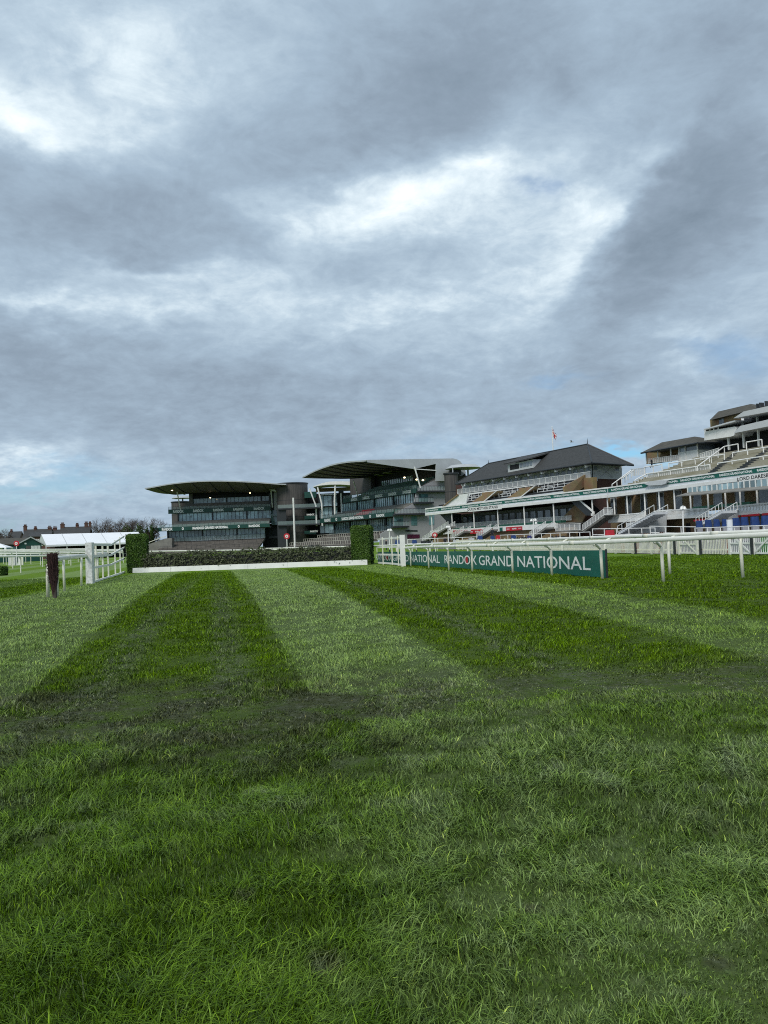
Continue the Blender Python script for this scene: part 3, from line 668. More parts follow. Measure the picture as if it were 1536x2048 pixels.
# ---------------------------------------------------------------- white wings
def wing(label, P0, P1, P2, hgt, rails, upr, post_w, flaked, upr_pairs, kinkx):
    """P0 big post, P1 kink, P2 hedge end (ground points)"""
    t = thing('wing_fence', label, 'fence', P0)
    m = MB(); w = post_w; b = np.array(P0)
    m.box(b[0]-w, b[0]+w, b[1]-w, b[1]+w, b[2]-.05, b[2]+hgt[0]); m.build('end_post', flaked, t)
    segs = [(np.array(P0), np.array(P1), hgt[0], hgt[1]), (np.array(P1), np.array(P2), hgt[1], hgt[2])]
    for fz in rails:
        m = MB()
        for a, c, h0, h1 in segs:
            e = (c-a)/np.linalg.norm(c-a); n = np.array([-e[1], e[0], 0])*.035
            z0, z1 = fz[0]*h0, fz[0]*h1; hh = .052
            A = [a-n+[0, 0, z0-hh], a+n+[0, 0, z0-hh], a+n+[0, 0, z0+hh], a-n+[0, 0, z0+hh]]; B = [c-n+[0, 0, z1-hh], c+n+[0, 0, z1-hh], c+n+[0, 0, z1+hh], c-n+[0, 0, z1+hh]]
            m.prism(A, B)
        m.build('rail', 'white', t)
    for i, (seg, f) in enumerate(upr):
        a, c, h0, h1 = segs[seg]; e = (c-a)/np.linalg.norm((c-a)[:2])
        for dx in (upr_pairs if upr_pairs else (0,)):
            m = MB(); q = a+(c-a)*f+e*dx; h = (h0+(h1-h0)*f)*(.99)
            n = np.array([-e[1], e[0], 0])*.04; q2 = q+n*2.0
            ee = e*.055
            A = [q2-ee-n, q2+ee-n, q2+ee+n*.3, q2-ee+n*.3]
            m.prism([p+[0, 0, -.05] for p in A], [p+[0, 0, h] for p in A]); m.build('upright', 'post', t)
    return t
def hgt_at(px, pyb, pyt):
    a = gp(px, pyb); d = ray(px, pyt); return EYE+d[2]*(a[1]/d[1])-a[2]
wl0 = gp(181, 1168); wl1 = gp(222.5, 1155); wl2 = np.array([pL[0]-1.0, Yl+.9, zt(Yl)])
wing('white slatted wing with a flaking end post leading to the left hedge block', wl0, wl1, wl2, (hgt_at(181, 1168, 1085), hgt_at(222.5, 1155, 1087), hgt_at(249, 1142, 1072)),
     [(.955,), (.66,), (.38,), (.03,)], [(0, .30), (0, .62), (0, .92), (1, .35), (1, .72)], .14, 'chalk', (-.14, .14), 222)
wr0 = gp(806.5, 1133.5); wr2 = np.array([pR[0]+1.0, Yh+.6, zt(Yh)]); wr1 = (wr0+wr2)/2+np.array([.25, 0, 0])
wing('white wing of three rails curving from its end post to the right hedge block', wr0, wr1, wr2, (hgt_at(806, 1133, 1070),)*3, [(.93,), (.63,), (.36,), (.05,)], [(0, .35), (1, .02), (1, .60)], .14, 'white', None, 0)
# left running rail and broken posts
rail_px('running_rail', 'short white running rail ending beside the dark birch marker', [(129, 1183.5), (163, 1172.5), (196, 1163)], lambda x: np.interp(x, [113, 180, 215], [1118.5, 1110.5, 1107]), .10, (1.0, 6), r=.085, goose=False)
q = gp(96, 1194.5); m = MB(); m.path([q+[0, 0, -.05], q+[0, 0, .6], q+[.02, 0, .95], q+[.06, .01, 1.02]], .05, 10); o = m.build('rail_post', 'post', None, smooth=True); tag(o, 'lone white rail post without its rail left of the birch marker', 'post')
q2_ = gp(114.5, 1192); m = MB(); m.path([q2_+[0, 0, -.05], q2_+[0, 0, .9]], .045, 10); o = m.build('rail_post', 'post', None, smooth=True); tag(o, 'white rail post half hidden behind the dark birch marker', 'post')
# birch marker: bundle of twigs
q = gp(108.5, 1196); top = hgt_at(108, 1196, 1105)
bt = thing('birch_marker', 'dark brown bundle of birch twigs standing upright as a course marker', 'marker', q)
m = MB(); m.path([q+[0.03, 0, -.1], q+[0.02, 0, .5], q+[-.03, 0, top*.6]], .06, 8); m.build('stake', 'bark', bt)
m = MB()
for k in range(420):
    a = random.uniform(0, 6.283); r = math.sqrt(random.random()); zb_ = random.uniform(.02, top*.55); zt2 = min(top+random.uniform(-.06, .01), zb_+random.uniform(.4, 1.0))
    def rad(z): return .045+.105*min(1, max(0, (z/top-.15)/.42))
    lx = .02-.055*zb_/top; lx2 = .02-.055*zt2/top
    p0 = q+[lx+math.cos(a)*r*rad(zb_), math.sin(a)*r*rad(zb_), zb_]; a2 = a+random.gauss(0, .35); p1 = q+[lx2+math.cos(a2)*r*rad(zt2)*1.04, math.sin(a2)*r*rad(zt2), zt2]
    m.tube(p0, p1, .011, .007, 4, False)
for k in range(260):   # stray tips
    a = random.uniform(0, 6.283); z = random.uniform(.4, top); r0 = rad(z); p = q+[-.03+math.cos(a)*r0, math.sin(a)*r0, z]
    m.tube(p, p+np.array([math.cos(a)*.05, math.sin(a)*.05, random.uniform(-.02, .08)]), .006, .003, 3, False)
m.build('twigs', 'birch', bt)
# ---------------------------------------------------------------- red and white distance markers
def marker(label, px, pyc, pyb, D, rpx):
    c = at(px, pyc, D); b = at(px, pyb, D); r = rpx*D/FPX; base = np.array([c[0], c[1], min(b[2], c[2]-1.6)])
    t = thing('course_marker', label, 'marker', base)
    m = MB(); m.tube(base, c-[0, 0, r*.9], r*.16, r*.16, 8); m.build('pole', 'white', t)
    for nm, rr, y, mm in (('disc', r, 0, 'red'), ('centre_disc', r*.52, -.035, 'white')):
        m = MB(); m.tube(c+[0, y+.03, 0], c+[0, y-.03, 0], rr, rr, 28); o = m.build(nm, mm, t)
    m = MB(); m.tube(c+[0, -.07, 0], c+[0, -.072, 0], r*.2, r*.2, 14); m.build('centre_mark', 'red', t)
    return t
marker('red and white disc marker on a pole near the green shed', 33, 1087, 1131, 62, 5.6)
marker('red and white disc marker between the two arched grandstands', 573.5, 1072.5, 1100, 120, 6.0)
marker('red and white disc marker behind the curved wing fence', 869.5, 1070, 1090, 75, 5.4)
# ---------------------------------------------------------------- picket fence in front of the stands
PA = np.array(gp(1213, 1107)); PB = np.array(gp(1536, 1111)); PFd = (PB-PA)/np.linalg.norm((PB-PA)[:2])
P0 = PA-PFd*46; P0[2] = zt(P0[1]); P1 = PB+PFd*9; P1[2] = zt(P1[1]); PF = Fr(P0, P1)
pt = thing('picket_fence', 'long white picket fence between the turf and the grandstands', 'fence', P0)
def picket_u(px, py=1100): return PF.pl(px, py, 0)[0]
gate1 = (picket_u(1358), picket_u(1396)); gate2 = (picket_u(1459), picket_u(1505)); gate3 = (picket_u(1507), picket_u(1556))
def in_gate(u): return any(a-.05 <= u <= b+.05 for a, b in (gate1, gate2, gate3))
m = MB(); u = 0.0; H_ = 1.22
while u < PF.L:
    if in_gate(u) and m.v: m.build('picket_panel', 'post', pt); m = MB()
    if not in_gate(u):
        z = zt(PF.P(u, 0, 0)[1]); m.fbox(PF, u, u+.05, -.012, .012, z+.06, z+H_+.02*math.sin(u*9))
    u += .15
m.build('picket_panel', 'post', pt)
m = MB(); u = 0.0
while u < PF.L-1:
    if not in_gate(u+.5):
        za_, zb_ = zt(PF.P(u, 0, 0)[1]), zt(PF.P(u+1, 0, 0)[1])
        for h in (.25, 1.0): m.hexa([PF.P(u, .013, za_+h), PF.P(u+1, .013, zb_+h), PF.P(u+1, .05, zb_+h), PF.P(u, .05, za_+h), PF.P(u, .013, za_+h+.09), PF.P(u+1, .013, zb_+h+.09), PF.P(u+1, .05, zb_+h+.09), PF.P(u, .05, za_+h+.09)])
    u += 1
m.build('fence_rails', 'post', pt)
u = .4
while u < PF.L:
    if not in_gate(u): m = MB(); z = zt(PF.P(u, 0, 0)[1]); m.fbox(PF, u, u+.12, .051, .17, z-.02, z+H_+.05); m.build('fence_post', 'post', pt)
    u += 2.6
def gate(label, g, m_, flip=False):
    t = thing('field_gate', label, 'gate', PF.P(g[0], 0, zt(PF.P(g[0], 0, 0)[1]))); a, b = g; z = float(zt(PF.P(a, 0, 0)[1])); mb = MB()
    for uu in (a+.06, b-.06): mb = MB(); mb.fbox(PF, uu-.07, uu+.07, -.05, .05, z, z+1.25); mb.build('gate_post', m_, t)
    mb = MB()
    for h in (.12, .62, 1.12): mb.fbox(PF, a+.14, b-.14, -.025, .025, z+h-.04, z+h+.04)
    mb.prism([PF.P(a+.15, -.045, z+(1.08 if not flip else .1)), PF.P(a+.15, -.045, z+(1.18 if not flip else .2)), PF.P(b-.15, -.045, z+(.2 if not flip else 1.18)), PF.P(b-.15, -.045, z+(.1 if not flip else 1.08))],
             [PF.P(a+.15, -.026, z+(1.08 if not flip else .1)), PF.P(a+.15, -.026, z+(1.18 if not flip else .2)), PF.P(b-.15, -.026, z+(.2 if not flip else 1.18)), PF.P(b-.15, -.026, z+(.1 if not flip else 1.08))])
    mb.build('gate_frame', m_, t); mb = MB(); uu = a+.22
    while uu < b-.2: mb.fbox(PF, uu, uu+.05, .026, .04, z+.1, z+1.16); uu += .16
    mb.build('slats', m_, t); return t
gate('cream timber gate with a diagonal brace in the picket fence', gate1, 'post')
gate('white slatted gate with a brace falling to the right in the picket fence', gate2, 'white')
gate('white slatted gate at the right edge with a brace rising to the right', gate3, 'white', True)
def fence_banner(px0, px1, m_, label):
    a, b = picket_u(px0), picket_u(px1); z = float(zt(PF.P(a, 0, 0)[1])); mb = MB(); mb.fbox(PF, a, b, .20, .22, z+.1, z+1.1); o = mb.build('fence_banner', m_, None); tag(o, label, 'banner')
MT['pink'] = mat('faded_red_vinyl', (.55, .16, .13), .5, .12, 1.0)
MT['lime'] = mat('green_vinyl', (.12, .48, .10), .5, .1, 1.0)
fence_banner(1236, 1243.5, 'pink', 'faded red banner strip behind the pickets, leftmost of the banner strips')
fence_banner(1265, 1273, 'red', 'bright red banner strip behind the pickets beside a dark post')
fence_banner(1308, 1317, 'pink', 'faded red banner strip behind the pickets left of the cream gate')
fence_banner(1447, 1456, 'red', 'bright red banner strip behind the pickets right of the cream gate')
fence_banner(1516, 1528, 'lime', 'lime green banner strip behind the white gate at the right edge')
for i, px in enumerate((1273.5, 1352, 1404, 1507)):
    u = picket_u(px); z = float(zt(PF.P(u, 0, 0)[1])); mb = MB(); mb.fbox(PF, u-.05, u+.09, -.14, -.06, z-.05, z+1.22); o = mb.build('marker_post', 'dark_steel', None)
    tag(o, ('slim dark post at the pickets beside the bright red banner strip', 'dark post on the left of the cream gate', 'dark post on the right of the cream gate', 'dark post between the two white gates')[i], 'post', 'dark posts along the picket fence')
# tarmac apron beyond the pickets
vs = np.array([.5, 2, 6, 12, 25, 45, 70]); us = np.linspace(-60, PF.L+6, 30); vv = []; 
for v in vs:
    for u in us: p = PF.P(u, v, 0); vv.append((p[0], p[1], float(zt(p[1]))+.03))
nu = len(us); ff = [[i*nu+j, i*nu+j+1, (i+1)*nu+j+1, (i+1)*nu+j] for i in range(len(vs)-1) for j in range(nu-1)]
me = bpy.data.meshes.new('apron'); me.from_pydata(vv, [], ff); me.materials.append(MT['tarmac']); o = bpy.data.objects.new('apron', me); COL.objects.link(o); tag(o, 'grey tarmac apron in front of the grandstands', 'pavement', kind='structure')
# ---------------------------------------------------------------- far rails on the left and behind the fence
SP = gooseneck(1.05, .2, .05); SP.materials.append(MT['post'])
def far_rail(pxa, pya, pxb, pyb, label, Da, Db, n=0):
    """rail top through two image points at chosen distances"""
    a = at(pxa, pya, Da); b = at(pxb, pyb, Db); t = thing('running_rail', label, 'rail', (a[0], a[1], zt(a[1])), None)
    m = MB(); m.path([a, (a+b)/2, b], .085, 8, .6); m.build('top_rail', 'rail', t)
    L = np.linalg.norm(b-a); k = int(L/3.2)
    for i in range(k+1):
        q = a+(b-a)*(i/k); g_ = float(zt(q[1])); h = q[2]-g_
        o = bpy.data.objects.new('post', SP); COL.objects.link(o); o.parent = t; o.location = (q[0]-a[0], q[1]-a[1]+.2, 0+g_-float(zt(a[1]))); o.scale = (1, 1, h/1.05); o.rotation_euler = (0, 0, R(-90)+random.uniform(-.2, .2))
    return t
far_rail(-40, 1113.5, 178, 1110, 'white running rail crossing the far turf on the left, nearest of those rails', 62, 70)
far_rail(-40, 1105.5, 245, 1101.5, 'white running rail on the left behind the nearest far rail', 84, 96)
far_rail(-40, 1102.5, 245, 1099, 'white running rail on the left closest to the marquee', 118, 128)
far_rail(-40, 1108.5, 245, 1104.5, 'white running rail on the left in the middle of the far rails', 100, 108)
far_rail(-40, 1100.5, 180, 1097.5, 'thin white running rail on the left just in front of the shed doors', 140, 146)
far_rail(293, 1102.8, 560, 1099, 'white running rail seen just above the brush fence, left half', 110, 112)
far_rail(520, 1097.3, 1060, 1084, 'white running rail seen just above the brush fence, right half', 118, 90)
# white planks/boards stack and steps by the left rail
q = gp(17, 1131); D = q[1]
def pxbox(name, label, cat, px0, px1, py0, py1, D, depth, m_, parent=None, split=0):
    a = at(px0, py1, D); b = at(px1, py0, D); mb = MB()
    if split:
        w = (b[0]-a[0])/split
        for k in range(split): mb.box(a[0]+w*k+.02*w, a[0]+w*(k+1)-.02*w, D, D+depth, a[2], b[2])
        mb.box(a[0], b[0], D+.02, D+depth-.02, a[2]+(b[2]-a[2])*.1, b[2]-(b[2]-a[2])*.12)
    else: mb.box(a[0], b[0], D, D+depth, a[2], b[2])
    o = mb.build(name, m_, parent)
    if label: tag(o, label, cat)
    return o
t = thing('equipment_crate', 'pale grey slatted crate with a dark green lid by the left rails', 'crate', at(22, 1132, D))
pxbox('body', None, None, 16.5, 29.5, 1114.5, 1132, D, .8, 'chalk', t, 4); pxbox('lid', None, None, 13, 30, 1110.5, 1112.8, D, .85, 'dgreen', t)
t = thing('step_block', 'white stepped block standing right of the grey crate', 'steps', at(37, 1132, D+.3))
pxbox('lower_step', None, None, 30.5, 36.5, 1127, 1132.3, D+.3, .8, 'white', t); pxbox('upper_step', None, None, 36.7, 40.2, 1114, 1132, D+.3, .8, 'white', t)
t = thing('rail_end_post', 'stout cream post ending the far left rail', 'post', at(44, 1132, D+.5)); pxbox('shaft', None, None, 42.3, 45.6, 1113.5, 1131.5, D+.5, .25, 'post', t)
# ================================================================ GRANDSTANDS
def xy(px, Y, py=1050): q = at(px, py, Y); return (q[0], q[1])
def rootof(fr, u, v): q = fr.P(u, v, 0); return (q[0], q[1], float(zt(q[1])))
def part(name, m_, root, fn, label=None):
    mb = MB(); r = fn(mb); o = mb.build(name, m_, root, label); return o, r
def stripp(name, m_, root, fr, v0, v1, L, R_, ext=0.0, label=None):
    mb = MB(); S = mb.strip(fr, v0, v1, L, R_, ext); return mb.build(name, m_, root, label), S
def lerpS(S, u):
    t = (u-S[0])/(S[1]-S[0]); return S[2]+(S[3]-S[2])*t, S[4]+(S[5]-S[4])*t
def balustrade(name, root, fr, v, S, bar=.05, gap=.45, fill='mesh', m_='white', handle=.06):
    """posts, top and bottom rails as one part with a fine mesh panel as its sub-part; S is a strip"""
    mb = MB(); u = S[0]
    while u <= S[1]:
        zb, z1 = lerpS(S, u); mb.fbox(fr, u-bar/2, u+bar/2, v-.04, v+.04, zb, z1); u += gap
    n = 6
    for k in range(n):
        ua, ub = S[0]+(S[1]-S[0])*k/n, S[0]+(S[1]-S[0])*(k+1)/n; (b0, t0), (b1, t1) = lerpS(S, ua), lerpS(S, ub)
        for lo, hi in ((t0-handle, t0), (b0, b0+handle*.7)):
            d = 0 if hi == t0 else 1
            q0, q1 = (t1-handle, t1) if d == 0 else (b1, b1+handle*.7)
            mb.hexa([fr.P(ua, v-.06, lo), fr.P(ub, v-.06, q0), fr.P(ub, v+.06, q0), fr.P(ua, v+.06, lo), fr.P(ua, v-.06, hi), fr.P(ub, v-.06, q1), fr.P(ub, v+.06, q1), fr.P(ua, v+.06, hi)])
    o = mb.build(name, m_, root)
    if fill:
        mb = MB(); (b0, t0), (b1, t1) = lerpS(S, S[0]), lerpS(S, S[1])
        k = mb.verts([fr.P(S[0], v+.01, b0), fr.P(S[1], v+.01, b1), fr.P(S[1], v+.01, t1), fr.P(S[0], v+.01, t0)]); mb.f.append([k, k+1, k+2, k+3]); mb.build('infill', fill, o)
    return o
def glazing(root, fr, v, S, pitch, m_='blueglass', frame='dark_steel', heavy=0, names=('curtain_glazing', 'mullions')):
    mb = MB(); mb.hexa([fr.P(S[0], v, S[2]), fr.P(S[1], v, S[3]), fr.P(S[1], v+.1, S[3]), fr.P(S[0], v+.1, S[2]), fr.P(S[0], v, S[4]), fr.P(S[1], v, S[5]), fr.P(S[1], v+.1, S[5]), fr.P(S[0], v+.1, S[4])])
    o = mb.build(names[0], m_, root); mb = MB(); u = S[0]; i = 0
    while u <= S[1]+.01:
        zb, z1 = lerpS(S, u); w = .05 if not heavy or i % heavy else .22; d = .12 if w < .1 else .45
        mb.fbox(fr, u-w, u+w, v-d, v-.003, zb, z1); u += pitch; i += 1
    zb0, zt0 = lerpS(S, S[0]); zb1, zt1 = lerpS(S, S[1])
    mb.hexa([fr.P(S[0], v-.09, zt0-.12), fr.P(S[1], v-.09, zt1-.12), fr.P(S[1], v-.004, zt1-.12), fr.P(S[0], v-.004, zt0-.12), fr.P(S[0], v-.09, zt0), fr.P(S[1], v-.09, zt1), fr.P(S[1], v-.004, zt1), fr.P(S[0], v-.004, zt0)])
    mb.build(names[1], frame, o); return o
def windows(root, fr, v, S, n, fill=.8, zf=(.1, .92), glass='glass', frame='white', skip=()):
    """separate windows: each a frame with its pane"""
    for i in range(n):
        if i in skip: continue
        u0 = S[0]+(S[1]-S[0])*(i+.5-fill/2)/n; u1 = S[0]+(S[1]-S[0])*(i+.5+fill/2)/n; zb, z1 = lerpS(S, (u0+u1)/2); h = z1-zb; a, b = zb+h*zf[0], zb+h*zf[1]; w = .10
        mb = MB(); mb.fbox(fr, u0, u1, v-.08, v-.003, a, a+w); mb.fbox(fr, u0, u1, v-.08, v-.003, b-w, b); mb.fbox(fr, u0, u0+w, v-.08, v-.003, a+w, b-w); mb.fbox(fr, u1-w, u1, v-.08, v-.003, a+w, b-w)
        o = mb.build('window', frame, root); mb = MB(); mb.fbox(fr, u0+w, u1-w, v-.04, v-.004, a+w, b-w); mb.build('pane', glass, o)
def rake(name, m_, root, fr, u0, u1, v0, z0, v1, z1, n, uskew0=0, uskew1=0):
    """stepped terrace from (v0,z0) up to (v1,z1)"""
    mb = MB()
    for k in range(n):
        va, vb = v0+(v1-v0)*k/n, v0+(v1-v0)*(k+1)/n-.004; za = z0+(z1-z0)*(k+1)/n; zb = min(z0, z0+(z1-z0)*k/n)-.25
        s0, s1 = u0+uskew0*(k/n), u1+uskew1*(k/n)
        mb.fbox(fr, s0, s1, va, vb, z0+(z1-z0)*k/n-.35, za)
    return mb.build(name, m_, root)
def seatrows(root, fr, u0, u1, v0, z0, v1, z1, n, pitch=.62, m_='seats', gaps=()):
    mb = MB()
    for k in range(n):
        v = v0+(v1-v0)*(k+.5)/n; z = z0+(z1-z0)*(k+1)/n; u = u0
        while u < u1-pitch:
            if not any(a+ (k/n)*1.2 < u < b+(k/n)*1.2 for a, b in gaps): mb.fbox(fr, u+.05, u+pitch-.05, v, v+.10, z, z+.55)
            u += pitch
    return mb.build('seat_rows', m_, root)
def stair(root, fr, pb, pt_, v, width, m_='white', railh=1.05, solid='mesh', steps=16, tread='concrete'):
    (u0, z0), (u1, z1) = fr.pl(pb[0], pb[1], v), fr.pl(pt_[0], pt_[1], v); mb = MB(); n = steps
    for k in range(n):
        a, b = u0+(u1-u0)*k/n, u0+(u1-u0)*(k+1)/n; z = z0+(z1-z0)*(k+1)/n
        mb.fbox(fr, min(a, b), max(a, b)-.004, v, v+width, z-.32, z)
    o = mb.build('staircase', tread, root)
    for vv in (v-.03, v+width+.03):
        mb = MB(); ex = np.array([0, 0, 1.0])
        for h, r in ((railh, .055), (.12, .05)): mb.tube(fr.P(u0, vv, z0+h), fr.P(u1, vv, z1+h), r, r, 6)
        for k in range(0, 9): t = k/8; p = fr.P(u0+(u1-u0)*t, vv, z0+(z1-z0)*t); mb.tube(p, p+ex*railh, .04, .04, 6)
        mb.build('handrail', m_, o)
        if solid:
            mb = MB(); k = mb.verts([fr.P(u0, vv, z0+.1), fr.P(u1, vv, z1+.1), fr.P(u1, vv, z1+railh), fr.P(u0, vv, z0+railh)]); mb.f.append([k, k+1, k+2, k+3]); mb.build('infill', solid, o)
    return o
# ================================================================ brick stand with hipped roof
Q = Fr(xy(850, 185), xy(1215, 125)); LQ = Q.L
qs = thing('grandstand', 'brick grandstand with a dark hipped slate roof, a dormer and a long lettered fascia', 'grandstand', rootof(Q, LQ/2, 8))
_, SFA = stripp('fascia', 'fascia', qs, Q, 0, .45, (850, 1017.4, 1031.5), (1214.3, 975, 995.6))
stripp('fascia_board', 'white', qs, Q, -.22, -.003, (851, 1027.3, 1031.2), (1214, 989.3, 995.2)); stripp('coping', 'white', qs, Q, -.12, -.003, (850, 1016.8, 1019.3), (1214.3, 974.2, 977))
bo, SB_ = stripp('banner', 'green', qs, Q, -.06, -.003, (851, 1019.8, 1024.6), (1214, 977.2, 984.6))
mb = MB()
segs = [(851.5, 876), (882.5, 919.5), (924.5, 956.5), (960.5, 1004.5), (1010.5, 1053), (1054.5, 1102), (1109, 1160), (1168.5, 1213)]
for a, b in segs: band_text(mb, Q, -.066, Q.pl(a, 1010, 0)[0], Q.pl(b, 990, 0)[0], SB_, .24, 'RANDOX GRAND NATIONAL', .03)
mb.build('lettering', 'letter', bo)
so_, SS_ = stripp('name_board', 'white', qs, Q, -.34, -.23, (936, 1015.2, 1024), (1002.5, 1008.8, 1018.2))
mb = MB(); band_text(mb, Q, -.346, Q.pl(937.5, 1018, 0)[0], Q.pl(999, 1012, 0)[0], SS_, .16, 'QUEEN MOTHER STAND', .02); mb.build('lettering', 'black', so_)
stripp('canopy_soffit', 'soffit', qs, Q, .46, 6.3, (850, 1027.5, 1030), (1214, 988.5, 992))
for px, yb in ((864.5, 1062), (905, 1060.8), (949, 1061), (997, 1060.5), (1049.5, 1051.2), (1108.5, 1046.5), (1185.5, 1028)):
    u, zb = Q.pl(px, yb, .25); zt_ = lerpS(SFA, u)[0]; mb = MB(); mb.tube(Q.P(u, .25, zb-.3), Q.P(u, .25, zt_+.05), .13, .13, 10); mb.fbox(Q, u-.22, u+.22, .03, .47, zb-.3, zb+.1); mb.build('column', 'white', qs)
stripp('parapet', 'white', qs, Q, 0, .4, (860, 1061.5, 1070), (1112, 1046.2, 1056.8))
for a, b in (((906, 1061, 1067.5), (936, 1060.3, 1066.8)), ((940, 1059.6, 1068), (966.5, 1058.3, 1067)), ((1012, 1054.6, 1062.4), (1044, 1052.6, 1060))):
    o, S = stripp('sponsor_banner', 'red', qs, Q, -.08, -.006, a, b); mb = MB(); w = S[1]-S[0]
    band_text(mb, Q, -.086, S[0]+w*.38, S[0]+w*.66, S, .3, 'vove', .02); band_text(mb, Q, -.086, S[0]+w*.05, S[0]+w*.22, S, .36, 'race', .02); band_text(mb, Q, -.086, S[0]+w*.78, S[0]+w*.96, S, .36, 'jump', .02); mb.build('lettering', 'letter', o)
stripp('sponsor_banner', 'green', qs, Q, -.08, -.006, (999, 1055.2, 1062.4), (1004.5, 1054.8, 1062), label='small green banner on the parapet')
stripp('ground_floor_wall', 'tan', qs, Q, .6, 1.2, (866, 1068, 1092), (1150, 1054, 1090))
stripp('gallery_deck', 'concrete', qs, Q, .41, 6, (862, 1061, 1062.5), (1150, 1044, 1046))
o, S = stripp('gallery_wall', 'cladding', qs, Q, 6, 6.4, (905, 1030.5, 1057), (1152, 1008, 1040)); MT['gallery'] = mat('gallery_grey', (.15, .15, .15), .6, .05, .5); o.data.materials[0] = MT['gallery']
windows(qs, Q, 6, S, 19, .80, (.12, .80), 'glass', 'dark_steel', skip=(0,))
mb = MB(); mb.strip(Q, 2.2, 2.6, (907, 1047.5, 1056.5), (1143, 1030.5, 1040.2)); S = (Q.pl(907, 1050, 2.2)[0], Q.pl(1143, 1035, 2.2)[0], Q.pl(907, 1056.5, 2.2)[1], Q.pl(1143, 1040.2, 2.2)[1], Q.pl(907, 1047.8, 2.2)[1], Q.pl(1143, 1030.8, 2.2)[1])
balustrade('gallery_railing', qs, Q, 2.2, S, .05, 1.5)
stripp('gallery_seats', 'seats', qs, Q, .9, 2.0, (907, 1056.5, 1061.5), (1122, 1040.5, 1046.5))
part('stair_soffit', 'dark_steel', qs, lambda b: b.poly(Q, 1.6, 4.2, [(880, 1029), (902, 1028), (904, 1050), (900, 1050)]))
part('gallery_end_wall', 'tan', qs, lambda b: b.poly(Q, 2.7, 3.1, [(1112, 1047), (1150, 1010), (1158, 1010), (1172, 1029), (1163, 1046), (1140, 1058)]))
part('stair_soffit', 'dark_steel', qs, lambda b: b.poly(Q, .5, 2.5, [(1142, 1003), (1158, 1000), (1181, 1021), (1181, 1031), (1172, 1031)]))
part('stair_string', 'white', qs, lambda b: b.poly(Q, .3, .49, [(1157, 1000.2), (1160, 999.8), (1188, 1024), (1188, 1028)]))
stair(qs, Q, (846, 1083), (897, 1053), -3.2, 1.6); stair(qs, Q, (902, 1079), (928, 1062.5), -3.2, 1.6); stair(qs, Q, (953, 1078), (982, 1059), -3.2, 1.6)
stair(qs, Q, (1060, 1076), (1092, 1055), -3.2, 1.7); stair(qs, Q, (1166, 1062), (1208, 1031.5), -2.2, 1.8)
S = (Q.pl(1208, 1020, -2.2)[0], Q.pl(1223, 1020, -2.2)[0], Q.pl(1208, 1030, -2.2)[1], Q.pl(1223, 1029, -2.2)[1], Q.pl(1208, 1015.5, -2.2)[1], Q.pl(1223, 1014.5, -2.2)[1]); balustrade('landing_railing', qs, Q, -2.2, S, .06, .9)
stripp('landing', 'concrete', qs, Q, -2.2, .8, (1207, 1030, 1031.5), (1224, 1029, 1030.5))
S = (Q.pl(1111, 1050, -2.2)[0], Q.pl(1162, 1050, -2.2)[0], Q.pl(1111, 1061.5, -2.2)[1], Q.pl(1162, 1060, -2.2)[1], Q.pl(1111, 1048.6, -2.2)[1], Q.pl(1162, 1046.5, -2.2)[1]); balustrade('landing_railing', qs, Q, -2.2, S, .08, 1.3)
stripp('landing', 'concrete', qs, Q, -2.2, .5, (1110, 1061.5, 1064.5), (1166, 1059.8, 1062.5))
# seating rake above the fascia
ztop = lambda u: lerpS(SFA, u)[1]
uB0 = Q.pl(925, 992, 8)[0]; zB0 = Q.pl(925, 992, 8)[1]; uB1, zB1 = Q.pl(1165, 960, 8)
z0r = (ztop(0)+ztop(LQ))/2-.3; zBm = (zB0+zB1)/2
u_end = Q.pl(1127, 984, .6)[0]
rake('seating_terrace', 'cladding', qs, Q, Q.pl(892, 1005, 2)[0]-6, u_end, .5, z0r, 8.2, zBm-.1, 9, uskew0=9, uskew1=Q.pl(1164, 957, 8)[0]-u_end)
for k in range(1, 8, 2):
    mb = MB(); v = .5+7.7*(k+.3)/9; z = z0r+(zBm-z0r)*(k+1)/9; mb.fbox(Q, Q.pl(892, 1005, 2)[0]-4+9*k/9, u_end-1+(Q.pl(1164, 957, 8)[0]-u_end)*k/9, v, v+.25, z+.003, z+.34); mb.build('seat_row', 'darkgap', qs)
for k in (2, 5):
    v = .5+7.7*(k+.1)/9; z = z0r+(zBm-z0r)*(k)/9; u = Q.pl(900, 1005, 2)[0]-2+k; mb = MB()
    while u < u_end-3.2+(Q.pl(1164, 957, 8)[0]-u_end)*k/9:
        mb.path([Q.P(u, v, z), Q.P(u, v, z+.9), Q.P(u+.25, v, z+1.15), Q.P(u+1.9, v, z+1.15), Q.P(u+2.0, v, z)], .06, 6); u += 3.1
    mb.build('crash_barriers', 'white', qs)
_uk = Q.pl(1164, 957, 8)[0]; _uk += .45; _A = [Q.P(u_end+.45, .46, z0r-1.0), Q.P(_uk+.02, 8.2, zBm-1.2), Q.P(_uk+.02, 8.2, zBm+.9), Q.P(u_end+.02, .46, z0r+1.3)]; mb = MB(); mb.prism(_A, [p+Q.U*.35 for p in _A]); mb.build('end_parapet', 'tan', qs)
part('terrace_end_wall', 'white', qs, lambda b: b.poly(Q, .9, 1.2, [(884, 1014), (915, 989), (936, 988), (931, 1009)]))
part('wall_coping', 'tan', qs, lambda b: b.poly(Q, .6, .89, [(882, 1014.5), (884.5, 1014.2), (916, 990), (914, 989)]))
